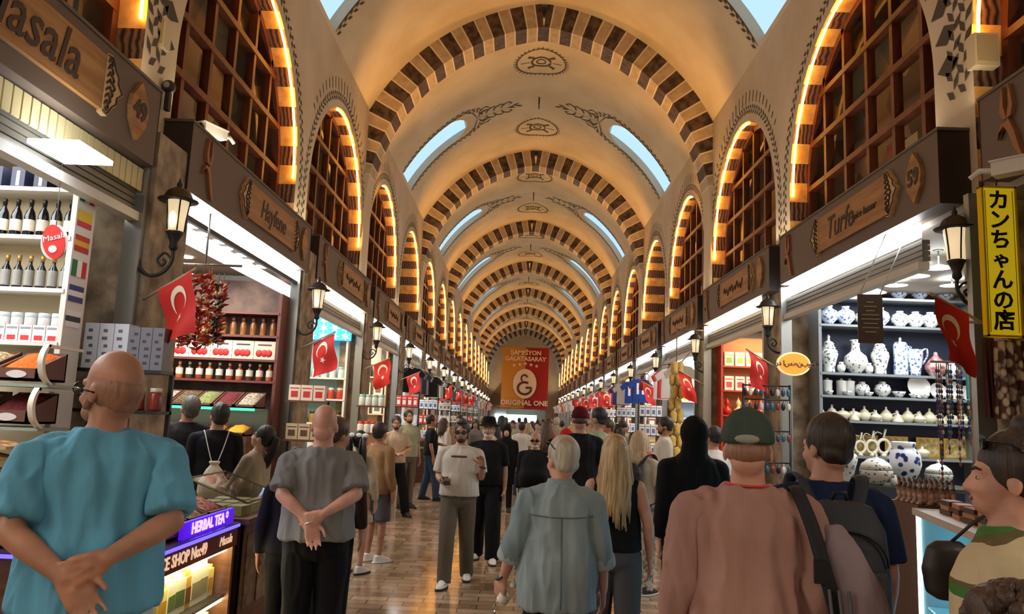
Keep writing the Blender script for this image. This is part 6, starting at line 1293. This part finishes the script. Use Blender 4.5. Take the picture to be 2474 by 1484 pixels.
# people beyond
HJ = person('woman in black abaya and headscarf seen from behind', px_x(1674, 5.9), 5.9, 8, 1.80, 'light', .012, 1.22, .03, (0,0), top=(blackc, .25, 'long', .045, .06, 'abaya'), bottom=None, hair=('hijab', cloth('black scarf', (16,16,19))), eyes=False)
W = person('man with sunglasses and topknot in cream T-shirt, walking with a phone', px_x(1118, 8.4), 8.4, 176, 1.70, 'olive', .0085, 1.16, .02, (0,-3), rarm=((.23,.0,1.13), (.15,.22,1.08), (-.55,.8,.05), (-.2,-.1,1), .55), larm=((-.24,.03,1.14), (-.27,.19,1.27), (.25,.25,.9), (.3,.8,0), .9), feet=((-.09,-.24),(.08,.26)),
    top=(whitet, .93, 'short', .036, .08), bottom=('trousers', khaki, .016), hair=('quiff','dark'), beard='dark', glasses='dark', shoes=WS, fold=.005)
ph = MB(); ph.box(-.036,-.07,-.004,.036,.07,.005,0); ph.box(-.033,-.066,.005,.033,.066,.006,1); Rw = Tr(W['root'].location) @ Rz(176); q = Rw @ (W['sh'][1][2]+V((-.05,.08,.02))); o = ph.build('phone', [blackp, M('phone screen', (60,60,66), .1)], loc=q); o.rotation_euler = (.5,0,.3); tag(o, 'black phone in the hand of the man in cream T-shirt', 'phone')
g = MB(); W_ = W['sh'][-1][2]; g.tube([W_+V((.032*math.cos(a),.03*math.sin(a),-.02+.006*math.cos(a))) for a in [i*.52 for i in range(13)]], .009, 6); link('wrist_watch', g.mesh('wrist_watch', blackp), W['root'])
fr_ = [v for v in W['top'].data.vertices]; bv = BVHTree.FromPolygons([v.co for v in fr_], [tuple(p.vertices) for p in W['top'].data.polygons]); g = MB(); pts = [bv.ray_cast(V((-.08+.16*i/10, 1.5, 1.31)), V((0,-1,0)))[0] for i in range(11)]; g.tube([p+V((0,-.004,0)) for p in pts if p], .014, 6, flat=1); link('chest_print', g.mesh('chest_print', M('brown print', (84,66,54), .7)), W['root'])
HT = person('bearded man all in black with a wide brimmed black hat', px_x(1182, 9.75), 9.75, 178, 1.73, 'olive', .011, 1.12, .02, (0,-3), top=(blackc, .92, 'short', .03), bottom=('trousers', blackc, .028), hair=('hat', cloth('black felt', (18,17,18))), beard='white', shoes=WS, feet=((-.12,.18),(.1,-.12)))
person('long-tailed girl in cream tiered dress with white hair bows', px_x(878, 8.7), 8.7, -20, 1.54, 'light', .011, .95, 0, (10,-8), larm=((-.2,.03,1.14),(-.1,.2,1.12),(.5,.6,.2),(0,0,1),.4), top=(creamc, .98, 'long', .025, .05), bottom=('skirt', creamc, .22, .62), hair=('pigtails','black'), shoes=WS, fem=True)
gb_ = bpy.data.objects[[o.name for o in bpy.data.objects if o.get('label','').startswith('long-tailed girl')][0]]
for e in (-1, 1):
    g = MB(); c0 = V((e*.085,-.12,1.47)); w0 = M('white ribbon', (232,230,226), .6)
    for k in (-1, 1): g.ell(c0+V((k*.04,-.01,.012)), (.04,.012,.024)); g.tube([c0, c0+V((k*.03,-.02,-.1))], [.012,.008], 6, flat=.4)
    g.ell(c0, (.014,.014,.014)); link('hair_bow', g.mesh('hair_bow', w0), gb_)
person('youth in tan jacket and grey denim shorts beside the girl in cream', px_x(925, 9.4), 9.4, -35, 1.63, 'tan', .012, 1.0, 0, (10,-6), top=(tanc, .84, 'long', .035, .04, 'jacket'), bottom=('shorts', cloth('grey denim', (84,86,92)), .03), hair=('short','black'), shoes=WW)
person('bearded young man in cream polo shirt leaning on a stall, one leg forward', px_x(960, 13.5), 13.5, -150, 1.70, 'olive', .012, 1.05, 0, (-20,0), larm=((-.25,.06,1.16),(-.05,.26,1.10),(.7,.6,0),(0,0,-1),.4), rarm=((.25,.06,1.16),(.06,.27,1.08),(-.7,.6,0),(0,0,-1),.4), top=(cloth('pale beige', (196,176,150)), .92, 'short', .026), bottom=('trousers', blackc, .018), hair=('short','dark'), beard='dark', feet=((-.22,.12),(.18,-.08)))
person('man in pale green shirt standing behind the cream polo man', px_x(990, 14.7), 14.7, -140, 1.82, 'olive', .013, 1.08, 0, (-10,-6), top=(greent, .9, 'short', .028), bottom=('trousers', khaki), hair=('short','dark'), beard='dark')
person('man in black T-shirt and blue jeans facing the stall rows', px_x(1045, 16.2), 16.2, -75, 1.74, 'tan', .013, 1.05, .01, (0,0), larm=((-.24,.08,1.16),(-.12,.28,1.12),(.5,.8,0),(0,0,-1),.4), top=(blackc, .92, 'short', .028), bottom=('jeans', jeansc, .015), hair=('short','black'), feet=((-.12,-.1),(.14,.16)))
person('woman in white blouse bending towards the stall goods', px_x(1078, 17.2), 17.2, -60, 1.68, 'light', .014, 1.0, 0, (0,-10), top=(whitet, .92, 'long', .028), bottom=('jeans', jeansc), hair=('bob','brown'), fem=True)
person('woman in black hijab and dark coat with pale face', px_x(1226, 14.8), 14.8, 178, 1.60, 'light', .013, 1.1, .02, (0,0), top=(blackc, .55, 'long', .035, .05, 'coat'), bottom=('trousers', blackc), hair=('hijab', cloth('black scarf', (16,16,19))))
person('person in black and white striped T-shirt seen from behind', px_x(1262, 18), 18, 0, 1.66, 'tan', .014, 1.0, 0, top=(M('striped cloth', (210,206,200), .8, c2=(30,30,34), sc=9, kind='wave', str3=(0,0,1), contrast=.02), .92, 'short', .03), bottom=('jeans', jeansc), hair=('short','dark'))
person('bald grey-bearded man in black sweater with sunglasses', px_x(1296, 10.6), 10.6, 172, 1.58, 'tan', .012, 1.22, .06, (0,0), top=(blackc, .92, 'long', .035), bottom=('trousers', cloth('pale grey', (150,146,140))), hair=None, beard='white', glasses='dark')
person('dark-haired woman walking just beyond the grey-bearded man', px_x(1322, 14.5), 14.5, 10, 1.70, 'tan', .014, 1.0, 0, top=(tanc, .9, 'long', .028), bottom=('jeans', jeansc), hair=('long','brown'), fem=True)
person('man in black T-shirt with dark red cap', px_x(1402, 8.9), 8.9, 4, 1.90, 'olive', .011, 1.14, 0, (-12,0), top=(blackc, .92, 'short', .03), bottom=('trousers', greyp), hair=('redcap', cloth('dark red cap', (92,18,24))), eyes=False)
person('man with dark crew cut in grey-green T-shirt looking aside', px_x(1442, 9.7), 9.7, 40, 1.92, 'olive', .012, 1.08, 0, (20,0), top=(greent, .92, 'short', .03), bottom=('jeans', jeansc), hair=('buzz','black'))
person('person in red top in front of the red-capped man', px_x(1368, 11.2), 11.2, 20, 1.62, 'tan', .013, 1.2, 0, top=(redcl, .92, 'short', .03), bottom=('trousers', blackc), hair=('cap', cloth('bright red cap', (190,30,30))))
bp = person('blonde woman with backpack in cream top and patterned trousers, in profile', px_x(1552, 8.3), 8.3, -35, 1.66, 'rosy', .011, 1.08, .01, (-30,0), top=(creamc, .93, 'short', .03), bottom=('trousers', M('floral trousers', (190,180,164), .8, c2=(90,84,76), sc=18, contrast=.1)), hair=('bob','dblond'), fem=True, shoes=((40,36,36),(200,196,190)))
backpack(bp, -35, 'black backpack on the blonde woman in cream', (26,24,28), .26, .38, .14, 1.18)
person('bearded man in white shirt in profile by the loofahs', px_x(1604, 11.6), 11.6, 85, 1.85, 'tan', .012, 1.05, 0, (0,0), top=(cloth('white shirt', (222,216,204)), .9, 'short', .03), bottom=('trousers', greyp), hair=('short','black'), beard='dark')
person('man in white T-shirt half hidden behind the black headscarf', px_x(1722, 9.4), 9.4, 30, 1.74, 'tan', .013, 1.05, 0, top=(whitet, .92, 'short', .03), bottom=('jeans', jeansc), hair=('short','black'))
person('person in dark top behind the bald grey-shirted man', px_x(822, 6.0), 6.0, -10, 1.70, 'tan', .013, 1.0, 0, (-30,0), top=(cloth('dark brown', (50,36,30)), .9, 'long', .03), bottom=('trousers', blackc), hair=('short','brown'), shoes=((96,56,34),(30,26,24)))
person('person in black trousers partly behind the grey-shirted man', px_x(725, 5.45), 5.45, 20, 1.50, 'tan', .013, .95, 0, (0,-20), top=(blackc, .9, 'long', .03), bottom=('trousers', blackc), hair=('short','dark'), shoes=((96,56,34),(30,26,24)))
# shoppers at the pepper-garland shop
person('man with grey hair in black jacket with grey stripe reading a packet', px_x(452, 8.2), 8.2, 28, 1.86, 'tan', .012, 1.1, 0, (20,-22), larm=((-.22,.1,1.18),(-.02,.3,1.22),(.6,.5,.4),(0,-1,0),.5), top=(cloth('black jacket', (34,32,36)), .9, 'long', .035, .03, 'jacket'), bottom=('trousers', blackc), hair=('short', hairm('ash', (60,58,54), (96,92,84))))
bo2 = person('young man in black hoodie with white drawstring bag', px_x(527, 7.8), 7.8, 24, 1.79, 'olive', .011, 1.1, 0, (18,-14), top=(cloth('black hoodie', (22,22,25)), .9, 'long', .036, .03, 'hoodie'), bottom=('trousers', khaki), hair=('short','black'))
ds = empty('drawstring_bag', bo2['root'].location, math.radians(24)); tag(ds, 'white gathered drawstring bag on the back of the black hoodie', 'bag')
g = MB(); g.loft([(.86,.11,.05,-.20),(.92,.135,.065,-.205),(1.02,.125,.06,-.205),(1.12,.07,.04,-.19),(1.17,.03,.02,-.185),(1.20,.05,.03,-.185)], n=24); me = remesh(g, .009, 4); me.materials.append(cloth('bag cotton', (206,196,172))); folds(me, .007, 26, 3, 1); link('bag_body', me, ds)
for e in (-1, 1): g = MB(); g.tube(curve2([(e*.02,-.19,1.17),(e*.07,-.165,1.33),(e*.11,-.10,1.475),(e*.12,0,1.485),(e*.13,.1,1.40)],4), .005, 5); link('cord', g.mesh('cord', white), ds)
person('girl with long black ponytail in beige jacket looking down', px_x(628, 7.25), 7.25, 75, 1.60, 'light', .011, .95, 0, (10,-22), larm=((-.2,.1,1.14),(-.06,.24,1.08),(.5,.6,0),(0,0,1),.4), rarm=((.2,.12,1.14),(.08,.25,1.12),(-.4,.6,.2),(0,0,1),.4), top=(beigej, .86, 'long', .035, .03, 'jacket'), bottom=('trousers', khaki), hair=('ponytail','black'), fem=True)
# child with curly hair and a person at the frame edge
q = P(2425, 1440, 1.75)
ch = person('child with curly brown hair in front of the green-bloused woman', q.x, 1.75, 20, 1.40, 'light', .010, .95, 0, top=(cloth('olive', (96,92,60)), .8, 'short', .03), bottom=None, hair=('wavy','brown'), headscale=1.15)
g = MB(); rng = random.Random(4)
for i in range(90): a, t = rng.uniform(0,6.28), rng.uniform(.1,1.9); g.ell((.095*math.sin(t)*math.cos(a), -.015+.11*math.sin(t)*math.sin(a)-.01, .14+.105*math.cos(t)), (.024,.024,.022), 0, 7, 5, ch['Th'])
link('curls', g.mesh('curls', HR['brown']), ch['root'])
person('person with auburn hair just entering beside the green-bloused woman', px_x(2560, 2.75), 2.75, 30, 1.66, 'tan', .011, 1.0, 0, (20,0), top=(cloth('rust', (150,84,50)), .85, 'short', .03), bottom=('jeans', jeansc), hair=('bob', hairm('auburn', (70,36,22), (110,60,36))), fem=True)
# the distant crowd, each one a person
rng = random.Random(21); tops = [blackc, whitet, greyc, navyc, tanc, redcl, creamc, greent, cloth('blue', (60,90,140)), cloth('dark grey', (60,60,64)), beigej]; tn = ['black','off-white','grey','navy','tan','red','cream','sage','blue','dark grey','beige']
spots = [(1150,20.5),(1196,17.2),(1212,21),(1240,24),(1278,22),(1300,20),(1330,19),(1345,23),(1384,15.5),(1466,13.4),(1478,17),(1500,14.6),(1520,18),(1532,12.2),(1572,16),(1110,20),(1130,26),(1165,29),(1190,33),(1222,30),(1255,37),(1285,32),(1312,36),(1338,29),(1360,26),(1400,22),(1430,20),(1455,25),(1225,44),(1270,48),(1300,45),(1180,42)]
ordn = ordw[:16] + ['%s-%s' % (a_, b_) for a_ in ('twenty','thirty') for b_ in ('first','second','third','fourth','fifth','sixth','seventh','eighth','ninth')]
for i, (px, Y) in enumerate(spots):
    ti = rng.randrange(len(tops)); fem_ = rng.random() < .45; hk_ = rng.choice(['short','short','bob','ponytail'] if not fem_ else ['long','bob','ponytail']); hc = rng.choice(['black','dark','brown','blonde'] if fem_ else ['black','dark','brown','grey']); fc_ = rng.choice([0,10,-15,180,170,90,-80]); Hh = rng.uniform(1.58,1.68) if fem_ else rng.uniform(1.68,1.82)
    person('distant %s with %s %s hair in %s top, %s in the far crowd' % ('woman' if fem_ else 'man', hk_, hc, tn[ti], ordn[i]), max(-1.95, min(1.95, px_x(px, Y))), Y, fc_, Hh, rng.choice(['tan','olive','light']), .017 if Y < 25 else .022, rng.uniform(.98,1.12), 0, (rng.uniform(-20,20),0), top=(tops[ti], .92, rng.choice(['short','long']), .03), bottom=('trousers', rng.choice([blackc, jeansc, khaki, greyp]), .01), hair=(hk_, hc), fem=fem_, eyes=Y < 20, feet=((-.1,rng.uniform(-.15,.15)),(.1,rng.uniform(-.15,.15))), group='distant crowd')

for o in [o for o in C.objects if o.type == 'MESH' and o.parent is None and 'label' not in o.keys() and o.get('kind') != 'structure']: bpy.data.objects.remove(o)
